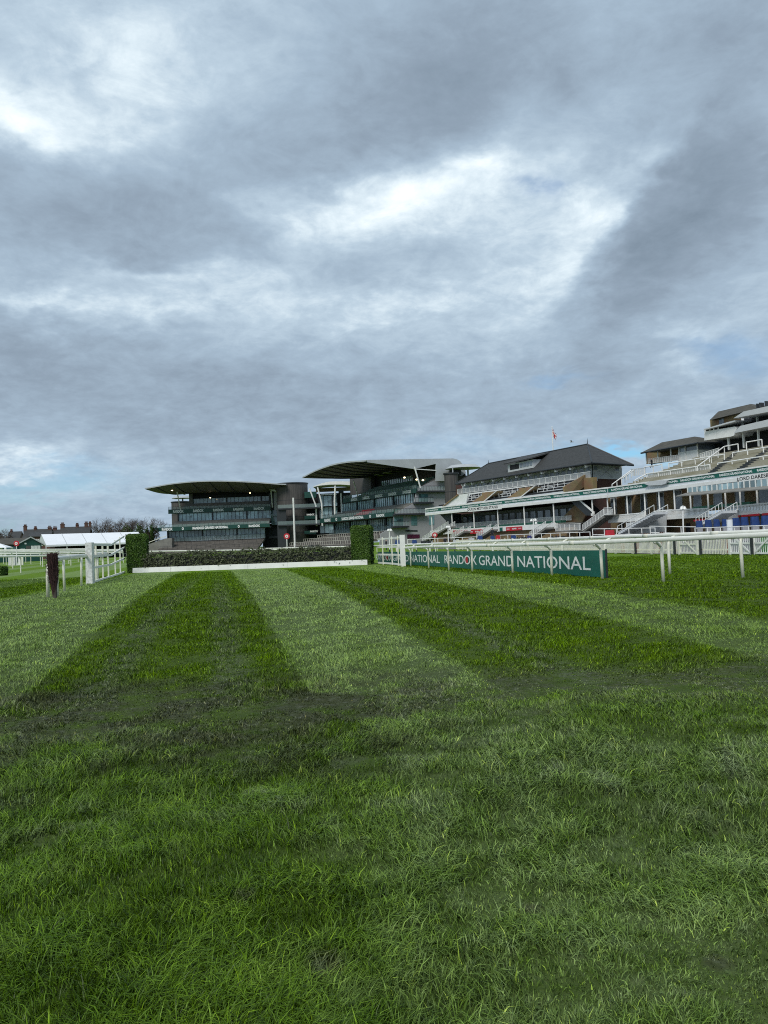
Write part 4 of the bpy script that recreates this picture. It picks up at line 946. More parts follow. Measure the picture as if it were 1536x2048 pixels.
for pts in ([(943, 1004.5), (964, 990), (964, 985), (991.5, 982.5), (991, 985), (967, 1003)], [(1012, 997.5), (1038, 980), (1037, 977), (1067, 973), (1066, 975.5), (1039, 994.5)]):
    part('stairwell_wall', 'tan', qs, lambda b: b.poly(Q, 1.4, 3.2, pts), label='tan brick stairwell wall cutting through the seating')
part('end_gable_wall', 'tan', qs, lambda b: b.poly(Q, 7.4, 8.3, [(1125, 985.5), (1166, 955.5), (1186, 954.5), (1186, 979)]))
for pts in ([(990.8, 982.3), (992, 982.6), (968, 1003.2), (966, 1003.2)], [(1066.4, 972.8), (1068, 973.2), (1041, 994.7), (1039, 994.7)]): part('wall_coping', 'white', qs, lambda b: b.poly(Q, 1.2, 1.395, pts))
# upper balcony and storey
S = (Q.pl(915, 985, 8.1)[0], Q.pl(1181, 950, 8.1)[0], Q.pl(915, 988, 8.1)[1], Q.pl(1181, 955, 8.1)[1], Q.pl(915, 978.5, 8.1)[1], Q.pl(1181, 942.5, 8.1)[1]); balustrade('upper_railing', qs, Q, 8.1, S, .10, 2.0, handle=.12)
stripp('balcony_deck', 'white', qs, Q, 8.0, 10.4, (925, 988.3, 994), (1174, 956.3, 962))
o, S = stripp('upper_wall', 'cladding', qs, Q, 10.0, 10.4, (925, 968, 990), (1183, 925, 956)); windows(qs, Q, 10.0, S, 26, .74, (.12, .80), 'glass', 'cladding')
uC = Q.pl(1184, 940, 10.0)[0]
# main block behind
vF = Q.pu(1243.5, 930, uC)[0]; zlo = float(zt(150))-.2; zeave = Q.pl(1183, 924, 10.0)[1]
mb = MB(); mb.fbox(Q, Q.pl(908, 960, 10)[0], uC-.3, 10.41, vF, zlo, zeave-.05); mb.build('rear_block', 'shadebrick', qs)
def endwall(mb, pts): mb.polyu(Q, uC, uC-.28, pts)
part('end_wall', 'shadebrick', qs, lambda b: endwall(b, [(1184, 957), (1243, 959), (1241, 1076), (1184, 1076)]))
part('end_cladding', 'cladding', qs, lambda b: endwall(b, [(1184, 924), (1244.5, 929), (1243.5, 959), (1184, 956.8)]))
for pts, nm in (([(1186.5, 930), (1196, 931), (1196, 941.5), (1186.5, 941)], 1), ([(1229, 933), (1239, 934), (1239, 943.5), (1229, 943)], 1)):
    o, _ = part('window', 'white', qs, lambda b: b.polyu(Q, uC+.06, uC+.003, pts)); q = pts; c = np.mean(q, 0); part('pane', 'glass', o, lambda b: b.polyu(Q, uC+.09, uC+.061, [tuple(c+(np.array(p)-c)*.82) for p in q]))
part('window', 'dark_steel', qs, lambda b: b.polyu(Q, uC+.06, uC+.003, [(1188, 966), (1193.5, 966), (1193.5, 973.5), (1188, 973.5)]))
part('downpipe', 'dark_steel', qs, lambda b: b.polyu(Q, uC+.2, uC+.05, [(1184.4, 924), (1185.6, 924), (1185.9, 957), (1184.7, 957)]))
for a, b_ in (((1200, 932), (1226, 955)), ((1226, 932), (1200, 955))):
    part('brace', 'grey_wall', qs, lambda b: b.polyu(Q, uC+.05, uC+.004, [(a[0]-.3, a[1]), (a[0]+.3, a[1]), (b_[0]+.3, b_[1]), (b_[0]-.3, b_[1])]))
# hipped roof
A = Q.P(*[*Q.pl(911, 967, 7.2)][:1], 7.2, Q.pl(911, 967, 7.2)[1]); uBq, zBq = Q.pl(1183.5, 924.3, 7.2); B = Q.P(uBq, 7.2, zBq)
uE = uBq; vC, zC = Q.pu(1267, 929.5, uE); Cc = Q.P(uE, vC, zC); uA = Q.pl(911, 967, 7.2)[0]; Dd = Q.P(uA, vC, Q.pl(911, 967, 7.2)[1]); vm = (7.2+vC)/2
r1u, r1z = Q.pl(977, 927, vm); r2u, r2z = Q.pl(1175, 888.3, vm); R1, R2 = Q.P(r1u, vm, r1z), Q.P(r2u, vm, r2z)
mb = MB(); k = mb.verts([A, B, Cc, Dd, R1, R2]); mb.f += [[k, k+1, k+5, k+4], [k+1, k+2, k+5], [k+2, k+3, k+4, k+5], [k+3, k, k+4], [k+3, k+2, k+1, k]]; ro = mb.build('roof', 'slate', qs)
mb = MB(); mb.tube(R1, R2, .16, .16, 6); mb.tube(R2, B, .14, .14, 6); mb.tube(R2, Cc, .14, .14, 6); mb.tube(R1, A, .14, .14, 6); mb.build('ridge_tiles', 'dark_steel', ro)
mb = MB(); e = np.array([0, 0, .12])
for a, b in ((A, B), (B, Cc)): mb.tube(a-e, b-e, .16, .16, 6)
mb.build('gutter', 'dark_steel', ro); mb = MB(); mb.tube(R2, R2+[0, 0, 1.1], .09, .03, 6); mb.tube(R1, R1+[0, 0, .8], .09, .03, 6); mb.build('finials', 'dark_steel', ro)
for i in range(11):
    t = (i+.5)/11; p = A+(B-A)*t; mb = MB(); mb.tube(p+[0, 0, -.35]+.2*Q.V, p+[0, 0, -.35]+1.6*Q.V, .09, .09, 6); mb.fbox(Q, Q.L*0+np.dot(p-Q.O, Q.U)-.25, np.dot(p-Q.O, Q.U)+.25, 7.6, 8.0, p[2]-.75, p[2]-.45); mb.build('floodlight', 'white', ro)
def quad(mb, fr, v0, v1, pts): mb.poly(fr, v0, v1, pts)
vd = 8.0
_, S = part('dormer', 'cladding', ro, lambda b: b.strip(Q, vd, vm-.2, (1015.5, 929.5, 945), (1066, 918.5, 935.5)))
do = [c for c in ro.children if c.name.startswith('dormer')][0]
mb = MB(); (u0, u1, b0, b1, t0, t1) = S; e0 = Q.P(u0-.5, vd-.7, t0+.05); e1 = Q.P(u1+.7, vd-.7, t1+.05); f1 = Q.P(u1+.7, vm, min(t1+2.3, r2z-.25)); f0_ = Q.P(u0-.5, vm, min(t0+2.3, r1z-.15)); z_ = np.array([0, 0, .25]); mb.hexa([e0, e1, f1, f0_, e0+z_, e1+z_, f1+z_, f0_+z_]); mb.build('dormer_roof', 'slate', ro)
for i in range(4):
    a = (.50+.125*i, .50+.125*i+.10); mb = MB(); ua, ub = u0+(u1-u0)*a[0], u0+(u1-u0)*a[1]; zb, z1 = lerpS(S, (ua+ub)/2); mb.fbox(Q, ua, ub, vd-.06, vd-.003, zb+(z1-zb)*.30, zb+(z1-zb)*.82); mb.build('dormer_window', 'glass', ro)
mb = MB(); ua, ub = u0+(u1-u0)*.10, u0+(u1-u0)*.46; zb, z1 = lerpS(S, (ua+ub)/2); mb.fbox(Q, ua, ub, vd-.06, vd-.003, zb+(z1-zb)*.25, zb+(z1-zb)*.85); mb.build('dormer_window', 'darkgap', ro, label='wide dark dormer opening')
# flagpole
uf, zf = Q.pl(1106.3, 905, vm); up, zp = Q.pl(1104.3, 855, vm); base = Q.P((uf+up)/2, vm, r1z+(r2z-r1z)*(((uf+up)/2-r1u)/(r2u-r1u)))
fp = thing('flagpole', 'tall thin flagpole with a drooping red white and blue flag on the slate roof', 'flagpole', base); mb = MB(); tp = base.copy(); tp[2] = zp; mb.tube(base-[0, 0, .3], tp, .11, .06, 8); mb.tube(tp, tp+[0, 0, .25], .12, .05, 8); mb.build('pole', 'white', fp)
def flagpart(name, m_, f):    # a hanging, folded flag: f(s,t) tells which cells belong
    mb = MB(); n, k = 14, 10; h = zp-base[2]
    def P(s, t): # s along fly, t down the hoist
        x = .1+1.45*s*(.75+.1*math.sin(4*t)); sag = 1.5*s**1.3; return tp+Q.U*x+Q.V*(.22*math.sin(s*9+t*2)*s)+np.array([0, 0, -.25-1.5*t-sag])
    for i in range(n):
        for j in range(k):
            if f((i+.5)/n, (j+.5)/k): q = mb.verts([P(i/n, j/k), P((i+1)/n, j/k), P((i+1)/n, (j+1)/k), P(i/n, (j+1)/k)]); mb.f.append([q, q+1, q+2, q+3])
    return mb.build(name, m_, fp)
def fl(s, t):
    if abs(s-.5) < .08 or abs(t-.5) < .11: return 'r'
    if abs(s-.5) < .15 or abs(t-.5) < .2: return 'w'
    d = abs(abs(s-.5)-abs(t-.5)); return 'r' if d < .045 else ('w' if d < .12 else 'b')
MT['navy'] = mat('flag_blue', (.02, .03, .16), .7, .05, 3); flagpart('flag_blue_field', 'navy', lambda s, t: fl(s, t) == 'b'); flagpart('flag_white_crosses', 'letter', lambda s, t: fl(s, t) == 'w'); flagpart('flag_red_crosses', 'red', lambda s, t: fl(s, t) == 'r')
# ================================================================ white terraced stand at the right
Lf = Fr(xy(1215, 125), xy(1536, 93)); LL = Lf.L; EX = 14.0
ls = thing('grandstand', 'white terraced grandstand with crash barriers, rooftop pavilion and glass canopy at the right edge', 'grandstand', rootof(Lf, LL*.6, 8))
_, SFB = stripp('fascia', 'fascia', ls, Lf, 0, .45, (1215, 975.3, 995.8), (1536, 931, 956), EX)
stripp('fascia_board', 'white', ls, Lf, -.22, -.003, (1215.5, 989.5, 995.3), (1536, 948.3, 955.4), EX); stripp('coping', 'white', ls, Lf, -.12, -.003, (1215, 974.4, 977), (1536, 929.8, 932.8), EX)
b1, SL1 = stripp('banner', 'green', ls, Lf, -.06, -.003, (1216, 977.2, 984.8), (1288.5, 967.2, 975.2))
part('banner_tail', 'green', b1, lambda b: b.poly(Lf, -.06, -.003, [(1288.6, 967.2), (1298, 970.2), (1290, 975.2), (1288.6, 975.2)]))
b2, SL2 = stripp('banner', 'green', ls, Lf, -.06, -.003, (1334, 961, 968.6), (1536, 932.9, 942.6), EX)
part('banner_tail', 'green', b2, lambda b: b.poly(Lf, -.06, -.003, [(1333.9, 961), (1333.9, 968.6), (1329, 968.2)]))
part('torn_sheet', 'cladding', ls, lambda b: b.poly(Lf, -.5, -.23, [(1288, 967.5), (1300, 962.5), (1313, 961), (1335, 960.5), (1331, 967), (1322, 970.2), (1309, 970.5), (1297, 971)]), label='crumpled pale sheet hanging over the fascia')
mb = MB(); band_text(mb, Lf, -.066, Lf.pl(1223, 978, 0)[0], Lf.pl(1285.5, 973, 0)[0], SL1, .22, 'RANDOX GRAND NATIONAL', .03); mb.build('lettering', 'letter', b1)
mb = MB(); band_text(mb, Lf, -.066, Lf.pl(1336, 963, 0)[0], Lf.pl(1357, 961, 0)[0], SL2, .22, 'TIONAL', .03)
for a, b in ((1361.5, 1430), (1440, 1505.5), (1515.5, 1588)): band_text(mb, Lf, -.066, Lf.pl(a, 955, 0)[0], Lf.pl(b, 940, 0)[0], SL2, .22, 'RANDOX GRAND NATIONAL', .03)
mb.build('lettering', 'letter', b2)
nb, SN = stripp('name_board', 'white', ls, Lf, -.34, -.23, (1477.5, 952.5, 964), (1536, 943.6, 957), 4.6)
mb = MB(); band_text(mb, Lf, -.346, Lf.pl(1479, 960, 0)[0], SN[1]-.2, SN, .20, 'LORD DARESBURY STAND', .02); mb.build('lettering', 'black', nb)
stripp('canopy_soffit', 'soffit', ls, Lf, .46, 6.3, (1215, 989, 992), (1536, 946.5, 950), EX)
deckL, deckR = (1216, 1029.5, 1032), (1536, 1003.5, 1007)
cols = [1214.8, 1228.3, 1254, 1289.5, 1318.5, 1349, 1381, 1416, 1451, 1480.5, 1514.5, 1541]
for px in cols:
    u = Lf.pl(px, 1000, .25)[0]; t = (px-1216)/320; zb = Lf.pl(px, 1029.5-26*t, .25)[1]; zt_ = lerpS(SFB, u)[0]; mb = MB(); mb.tube(Lf.P(u, .25, zb-.6), Lf.P(u, .25, zt_+.05), .115, .115, 10); mb.build('column', 'white', ls)
_, SD = stripp('gallery_deck', 'white', ls, Lf, -.3, 6, (1216, 1040.5, 1046), (1536, 1021, 1027), EX)
def para(pxa, pxb, ya, yb, h=None):   # balustrade with balusters between image columns
    v = -.25; ua, ub = Lf.pl(pxa, 1030, v)[0], Lf.pl(pxb, 1030, v)[0]
    S = (ua, ub, Lf.pl(pxa, ya[1], v)[1], Lf.pl(pxb, yb[1], v)[1], Lf.pl(pxa, ya[0], v)[1], Lf.pl(pxb, yb[0], v)[1]); return balustrade('parapet', ls, Lf, v, S, .09, .24, 'mesh', 'white', .16)
para(1215.5, 1290, (1031, 1041), (1024.5, 1037)); para(1310, 1344, (1021.5, 1036), (1018.5, 1034)); para(1344.5, 1418, (1019, 1034), (1015.5, 1029.5)); para(1451, 1560, (1013, 1026.5), (1002.5, 1019))
part('gallery_seats', 'seats', ls, lambda b: b.strip(Lf, 1.6, 2.6, (1385, 1014, 1019), (1500, 1003, 1009)))
o, S = stripp('gallery_wall', 'tan', ls, Lf, 6, 6.4, (1214, 990, 1042), (1536, 950, 1010), EX); windows(ls, Lf, 6, S, 12, .42, (.08, .86), 'glass', 'cladding')
stripp('ground_floor_wall', 'tan', ls, Lf, 1.8, 2.3, (1222, 1044, 1080), (1536, 1024, 1076), EX)
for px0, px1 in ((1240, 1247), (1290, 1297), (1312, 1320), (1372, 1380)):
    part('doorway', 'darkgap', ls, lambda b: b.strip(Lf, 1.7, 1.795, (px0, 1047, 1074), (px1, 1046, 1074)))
for a, b in (((1387, 1039.5, 1043), (1409, 1037.5, 1041)), ((1456, 1032.3, 1035.6), (1478, 1030.6, 1034)), ((1482, 1030.3, 1033.8), (1518, 1027, 1031)), ((1523.5, 1026.8, 1031), (1550, 1024.5, 1028.8))):
    stripp('sponsor_banner', 'red', ls, Lf, -.42, -.33, a, b)
# hanging glass canopy
mb = MB(); S = mb.strip(Lf, -1.2, -1.15, (1376, 975.4, 986.5), (1536, 957.5, 973.5), EX); go_ = mb.build('glass_canopy', 'blueglass', ls); mb = MB(); n = 30
for k in range(n+1): u = S[0]+(S[1]-S[0])*k/n; zb, z1 = lerpS(S, u); mb.fbox(Lf, u-.055, u+.055, -1.32, -1.21, zb, z1)
mb.build('mullions', 'white', go_)
part('canopy_roof', 'concrete', ls, lambda b: b.prism([Lf.P(*q) for q in ((Lf.pl(1352, 993.5, -2.6)[0], -2.6, Lf.pl(1352, 993.5, -2.6)[1]), (S[1], -2.6, S[3]-.35), (S[1], -1.1, S[3]+.05), (S[0], -1.1, S[2]+.02))], [Lf.P(*q)+np.array([0, 0, .12]) for q in ((Lf.pl(1352, 993.5, -2.6)[0], -2.6, Lf.pl(1352, 993.5, -2.6)[1]), (S[1], -2.6, S[3]-.35), (S[1], -1.1, S[3]+.05), (S[0], -1.1, S[2]+.02))]))
stair(ls, Lf, (1236, 1066), (1309, 1024.5), -4.5, 2.2, railh=1.0, solid=None, tread='fascia'); stair(ls, Lf, (1393, 1052), (1445, 1021.5), -4.5, 2.2, railh=1.0, solid=None, tread='fascia')
part('stair_block', 'cladding', ls, lambda b: b.poly(Lf, -2.2, -.4, [(1250, 1072), (1253, 1046), (1280, 1043), (1307, 1027), (1312, 1027), (1312, 1070)]))
part('stair_landing', 'cladding', ls, lambda b: b.poly(Lf, -2.3, -.3, [(1440, 1026), (1440, 1022), (1452, 1021), (1452, 1040), (1444, 1040)]))
# open terrace
zf0 = lerpS(SFB, LL*.5)[1]-.25; vT = 15.0; uT0 = Lf.pl(1250, 960, 1)[0]; zTop = Lf.pl(1500, 898, vT)[1]
rake('terrace', 'moss_steps', ls, Lf, uT0, LL+EX, .5, zf0, vT, zTop, 15, uskew0=0)
# gangways on the terrace: dark stair lines
for a, b in (((1424, 943), (1462, 903)), ((1482, 934), (1534, 893))):
    ua, ub = Lf.pl(*a, 1.2)[0], Lf.pl(*b, vT-1)[0]; mb = MB()
    for k in range(14): t = k/14; v = .52+(vT-.5)*t; z = zf0+(zTop-zf0)*(k+1)/15; u = ua+(ub-ua)*t; mb.fbox(Lf, u, u+1.0, v, v+.45, z+.004, z+.22)
    mb.build('gangway', 'dark_steel', ls)
def zr(v): return zf0+(zTop-zf0)*max(0, min(1, (v-.5)/(vT-.5)))
def barrier(p0, p1, v, n, drop=1.0, r=.085):
    (ua, za_), (ub, zb_) = Lf.pl(*p0, v), Lf.pl(*p1, v); mb = MB(); mb.tube(Lf.P(ua, v, za_), Lf.P(ub, v, zb_), r, r, 8)
    for k in range(n): t = k/(n-1); u = ua+(ub-ua)*t; z = za_+(zb_-za_)*t; mb.tube(Lf.P(u, v, z), Lf.P(u, v, min(z-.8, zr(v))), r*.95, r*.95, 8)
    mb.build('crash_barrier', 'white', ls)
for p0, p1, v, n in (((1289, 934.6), (1323.7, 928.6), 8.2, 3), ((1337.5, 926.8), (1448.4, 908.6), 8.6, 5), ((1293.4, 947.6), (1419.8, 929.4), 4.2, 6), ((1435.4, 926.8), (1560, 907.5), 5.0, 5), ((1464.9, 905.7), (1560, 890.1), 9.5, 4), ((1448.4, 893), (1476, 887.9), 13, 2), ((1492.6, 884.4), (1523.7, 879.2), 13.5, 2)):
    barrier(p0, p1, v, n)
def handrail(p0, v0, p1, v1):
    a = Lf.P(Lf.pl(*p0, v0)[0], v0, Lf.pl(*p0, v0)[1]); b = Lf.P(Lf.pl(*p1, v1)[0], v1, Lf.pl(*p1, v1)[1]); mb = MB(); mb.tube(a, b, .09, .09, 8)
    for k in range(5): t = k/4; p = a+(b-a)*t; mb.tube(p, p-[0, 0, 1.0], .07, .07, 6)
    mb.build('handrail', 'white', ls)
handrail((1394.7, 932.9), 3.5, (1448.4, 893), 12.5); handrail((1224, 969), 1.0, (1262, 941), 5); handrail((1270, 960), 1.2, (1293.4, 947.6), 4.2); handrail((1243, 958), 3, (1268, 940), 8)
# glazed side screens on the lower left of the terrace
def screenp(p0, p1, h, v):
    (ua, za_), (ub, zb_) = Lf.pl(*p0, v), Lf.pl(*p1, v); balustrade('terrace_screen', ls, Lf, v, (ua, ub, za_-h, zb_-h, za_, zb_), .05, .5)
screenp((1296, 948.5), (1418, 930.5), 1.15, 4.3); screenp((1400, 907), (1438, 895.5), 1.1, 11); screenp((1262, 938), (1291, 935), 1.2, 8.3)
# rooftop pavilion
po, _ = part('pavilion', 'white', ls, lambda b: b.strip(Lf, vT, vT+5, (1356.6, 905, 928), (1395, 899, 922)))
part('pavilion_window', 'glass', ls, lambda b: b.strip(Lf, vT+.02, vT+4.8, (1357, 892.5, 905.2), (1395, 885.5, 899.2)))
part('pavilion_back_wall', 'tan', ls, lambda b: b.strip(Lf, vT+3.2, vT+5, (1292, 903, 928), (1358, 892, 918)))
for px in (1292, 1315, 1341, 1358, 1370, 1394.5): part('pavilion_post', 'white', ls, lambda b: b.strip(Lf, vT-.15, vT+.012, (px-.7, 903-(px-1292)*.165, 926-(px-1292)*.05), (px+.7, 903-(px-1292)*.165, 926-(px-1292)*.05)))
S = (Lf.pl(1296, 915, vT-.3)[0], Lf.pl(1357, 905, vT-.3)[0], Lf.pl(1296, 927, vT-.3)[1], Lf.pl(1357, 921, vT-.3)[1], Lf.pl(1296, 917.5, vT-.3)[1], Lf.pl(1357, 909.5, vT-.3)[1]); balustrade('pavilion_railing', ls, Lf, vT-.3, S, .05, .5)
ve0, ve1 = vT-1.0, vT+6.5; vmm = (ve0+ve1)/2
a = Lf.pl(1282, 905.3, ve0); b = Lf.pl(1395.5, 884.6, ve0); c = Lf.pu(1430, 885.5, b[0]); r1 = Lf.pl(1323.7, 884.6, vmm); r2 = Lf.pl(1389.5, 873, vmm)
mb = MB(); k = mb.verts([Lf.P(a[0], ve0, a[1]), Lf.P(b[0], ve0, b[1]), Lf.P(b[0], ve1, b[1]), Lf.P(a[0], ve1, a[1]), Lf.P(r1[0], vmm, r1[1]), Lf.P(r2[0], vmm, r2[1])]); mb.f += [[k, k+1, k+5, k+4], [k+1, k+2, k+5], [k+2, k+3, k+4, k+5], [k+3, k, k+4], [k+3, k+2, k+1, k]]; pr = mb.build('pavilion_roof', 'brown_tile', ls)
mb = MB(); mb.tube(Lf.P(a[0], ve0, a[1]-.1), Lf.P(b[0], ve0, b[1]-.1), .16, .16, 6); mb.tube(Lf.P(b[0], ve0, b[1]-.1), Lf.P(b[0], ve1, b[1]-.1), .16, .16, 6); mb.build('gutter', 'dark_steel', pr)
# upper storeys at the right edge
vU = 17.0
part('upper_block', 'tan', ls, lambda b: b.strip(Lf, vU+3, vU+9, (1422, 838, 915), (1492, 822, 900), 22))
part('upper_window', 'glass', ls, lambda b: b.strip(Lf, vU+2.9, vU+2.996, (1438, 838.5, 850), (1447, 836.5, 848)))
a = Lf.pl(1419, 840.5, vU+2); r1 = Lf.pl(1437.5, 823, vU+5.5); r2 = Lf.pl(1502, 808, vU+5.5); b = Lf.pl(1512, 817, vU+2)
mb = MB(); mb.prism([Lf.P(a[0], vU+2, a[1]), Lf.P(b[0], vU+2, b[1]), Lf.P(b[0], vU+9.5, b[1]), Lf.P(a[0], vU+9.5, a[1])], [Lf.P(r1[0], vU+5.4, r1[1]), Lf.P(r2[0], vU+5.4, r2[1]), Lf.P(r2[0], vU+5.6, r2[1]), Lf.P(r1[0], vU+5.6, r1[1])]); mb.build('upper_roof', 'brown_tile', ls)
part('viewing_box', 'white', ls, lambda b: b.poly(Lf, vU-2, vU+2.5, [(1408.6, 881), (1408.6, 863), (1470, 853), (1474, 856), (1468, 871), (1462, 873)]))
part('viewing_box_window', 'darkgap', ls, lambda b: b.strip(Lf, vU-1.9, vU+2.4, (1411, 857.5, 863), (1436, 853.5, 858.7)))
for px in (1409.5, 1419.5, 1427, 1436): part('viewing_box_post', 'white', ls, lambda b: b.strip(Lf, vU-2.03, vU-1.91, (px-.8, 857-(px-1410)*.16, 863.2-(px-1410)*.16), (px+.8, 857-(px-1410)*.16, 863-(px-1410)*.16)))
part('viewing_box_roof', 'cladding', ls, lambda b: b.poly(Lf, vU-2.6, vU+2.6, [(1406, 860.5), (1409, 857.5), (1458, 843.5), (1470, 840.5), (1470, 843), (1460, 846)]))
part('flared_parapet', 'cladding', ls, lambda b: b.poly(Lf, vU-2.5, vU+.5, [(1467, 866.5), (1480, 852), (1600, 824), (1600, 840)]))
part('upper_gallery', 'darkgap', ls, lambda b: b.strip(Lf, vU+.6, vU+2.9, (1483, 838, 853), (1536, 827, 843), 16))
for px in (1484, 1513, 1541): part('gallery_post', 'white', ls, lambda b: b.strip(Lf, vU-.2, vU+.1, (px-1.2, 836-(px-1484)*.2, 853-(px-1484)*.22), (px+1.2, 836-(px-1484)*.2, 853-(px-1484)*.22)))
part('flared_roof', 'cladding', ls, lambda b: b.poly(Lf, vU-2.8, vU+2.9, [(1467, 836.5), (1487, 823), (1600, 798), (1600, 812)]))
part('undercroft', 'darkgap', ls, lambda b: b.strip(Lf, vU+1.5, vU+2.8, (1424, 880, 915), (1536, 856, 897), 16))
for px, yb in ((1456, 900), (1486, 896), (1515.5, 893)): part('gallery_post', 'white', ls, lambda b: b.strip(Lf, vU-1.2, vU-.9, (px-1.1, 872-(px-1456)*.22, yb), (px+1.1, 872-(px-1456)*.22, yb)))
for px, py in ((1489, 868), (1440, 877)): pass
mb = MB()
for px, py, w, h in ((1512, 812, 2, 5), (1518, 809, 4, 4), (1529, 807, 5, 5)): mb.strip(Lf, vU, vU+.6, (px, py-h, py+6), (px+w, py-h, py+6))
mb.build('rooftop_cameras', 'dark_steel', ls)
# ================================================================ the two arched stands
E_ = Fr(xy(640, 245, 1044), xy(786, 200, 1028)); LE = E_.L
es = thing('grandstand', 'grey arched-roof grandstand standing nearer, beside the slate roofed brick stand', 'grandstand', rootof(E_, LE*.5, 8))
S_ = Fr(xy(305, 265, 1059), xy(540, 265, 1050)); LS = S_.L
ss = thing('grandstand', 'dark green arched-roof grandstand seen face on above the brush fence', 'grandstand', rootof(S_, LS*.5, 8))
def roofshell(root, fr, front, vF, vB, zback, thick, near_u=None, drop=False, flare0=0, flare1=0, m_top='grey_roof'):
    """front: list of (u,z) along the front edge; roof runs back to vB where z=zback(u); underside bellies down by thick(t)"""
    us = np.array([q[0] for q in front]); zs = np.array([q[1] for q in front]); o = np.argsort(us); us, zs = us[o], zs[o]
    uu = np.linspace(us[0], us[-1], 25); zz = np.interp(uu, us, zs); zz = np.convolve(np.pad(zz, 2, mode='edge'), np.ones(5)/5, 'valid'); nt = 15
    top, bot = [], []
    for i, u in enumerate(uu):
        f = i/24
        for j in range(nt):
            t = j/(nt-1); v = vF+(vB-vF)*t; u2 = u+(flare0*(1-f)+flare1*f)*t; z = zz[i]+(zback(u)-zz[i])*t
            top.append(fr.P(u2, v, z)); bot.append(fr.P(u2, v, z-.38-thick(t)*(1-.75*abs(2*f-1)**3)))
    mb = MB(); k = mb.verts(top)
    for i in range(24):
        for j in range(nt-1): mb.f.append([k+i*nt+j, k+(i+1)*nt+j, k+(i+1)*nt+j+1, k+i*nt+j+1])
    # rim
    k2 = mb.verts([np.array(p)-[0, 0, .37] for p in top])
    def rim(ids):
        for a, b in zip(ids, ids[1:]): mb.f.append([k+a, k+b, k2+b, k2+a])
    rim([i*nt for i in range(25)]); rim([j for j in range(nt)]); rim([24*nt+j for j in range(nt)]); rim([i*nt+nt-1 for i in range(25)])
    r = mb.build('roof', m_top, root)
    mb = MB(); k = mb.verts(bot)
    for i in range(24):
        for j in range(nt-1): mb.f.append([k+i*nt+j, k+(i+1)*nt+j, k+(i+1)*nt+j+1, k+i*nt+j+1])
    e0 = mb.verts([bot[j] for j in range(nt)]+[np.array(top[j])-[0, 0, .375] for j in range(nt)]); e1 = mb.verts([bot[24*nt+j] for j in range(nt)]+[np.array(top[24*nt+j])-[0, 0, .375] for j in range(nt)])
    for e in (e0, e1):
        for j in range(nt-1): mb.f.append([e+j, e+j+1, e+nt+j+1, e+nt+j])
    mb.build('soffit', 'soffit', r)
    mb = MB()      # ribs under the soffit
    for i in range(2, 24, 3):
        for j in range(0, nt-1):
            a, b = np.array(bot[i*nt+j]), np.array(bot[i*nt+j+1]); mb.tube(a-[0, 0, .12], b-[0, 0, .12], .16, .16, 4, False)
    mb.build('ribs', 'dark_steel', r)
    return r, uu, zz
def lamp(root, fr, px, py, v, r=.45):
    u, z = fr.pl(px, py, v); c = fr.P(u, v, z); mb = MB()
    mb.tube(c-[0, 0, r*.5], c, r*.6, r, 10); mb.tube(c, c+[0, 0, r*.5], r, r*.5, 10); o = mb.build('soffit_lamp', 'lamp', root); mb = MB(); mb.tube(c+[0, 0, r*.52], c+[0, 0, r*1.6], .08, .08, 6); mb.build('lamp_stem', 'dark_steel', o)
# ---- nearer stand
vF = -7.5; front = [E_.pl(x, y, vF) for x, y in ((604.6, 954.6), (622, 944), (644, 934.8), (668, 927), (698, 922), (734, 920.4))]; uN = front[-1][0]
vBk, zBk = E_.pu(906, 916.8, uN); zfar = E_.pl(700, 960, 8)[1]
r, uu, zz = roofshell(es, E_, front, vF, vBk, lambda u: zBk+(zfar+1.3-zBk)*max(0, (uN-u)/(uN-front[0][0]))**1.3, lambda t: 1.1*math.sin(math.pi*min(1, t*1.15)))
mb = MB(); n = 10                                  # curved back of the shell
prev = None
arc = [E_.pu(x, y, uN) for x, y in ((906, 916.8), (914, 918.5), (921, 923), (926.5, 930.5), (930, 940), (932, 955), (932, 1000))]
u_f = front[0][0]+2
A = [E_.P(uN, v, z) for v, z in arc]; B = [E_.P(u_f, v, z-.6) for v, z in arc]
k = mb.verts(A+B); na = len(arc)
for i in range(na-1): mb.f.append([k+i, k+i+1, k+na+i+1, k+na+i])
mb.build('back_shell', 'grey_roof', es)
EW = lambda b, pts, d=.3: b.polyu(E_, LE, LE-d, pts)
part('end_wall', 'grey_wall', es, lambda b: EW(b, [(758, 1100), (762, 1067), (788, 1053), (788, 1031), (806, 1018), (828, 1007), (832, 988), (843, 973), (872, 959.5), (872, 928), (930, 940), (932, 1100)]))
part('gable_cladding', 'grey_roof', es, lambda b: b.polyu(E_, uN+.15, uN-.2, [(733, 920.5), (735.5, 924.5), (828, 938), (872, 927.5), (872, 962), (906, 962), (932, 946), (930, 940), (926.5, 930.5), (921, 923), (914, 918.5), (906, 916.8)]))
part('gable_beam', 'white', es, lambda b: b.polyu(E_, uN+.18, uN-.1, [(828, 937), (873, 940), (873, 941.6), (828, 938.6)]))
_, SE1 = stripp('band', 'dgreen', es, E_, 0, .35, (640, 1037.6, 1046.2), (786, 1024.3, 1032.4)); band1 = [c for c in es.children if c.name.startswith('band')][0]
mb = MB()
for a, b, t in ((649, 661, 'RANDOX'), (671, 674, 'O'), (683.5, 727, 'RANDOX GRAND NATIONAL'), (738.5, 742, 'O'), (753, 769, 'RANDOX')): band_text(mb, E_, -.006, E_.pl(a, 1040, 0)[0], E_.pl(b, 1030, 0)[0], SE1, .14, t, .05)
mb.build('lettering', 'letter', band1)
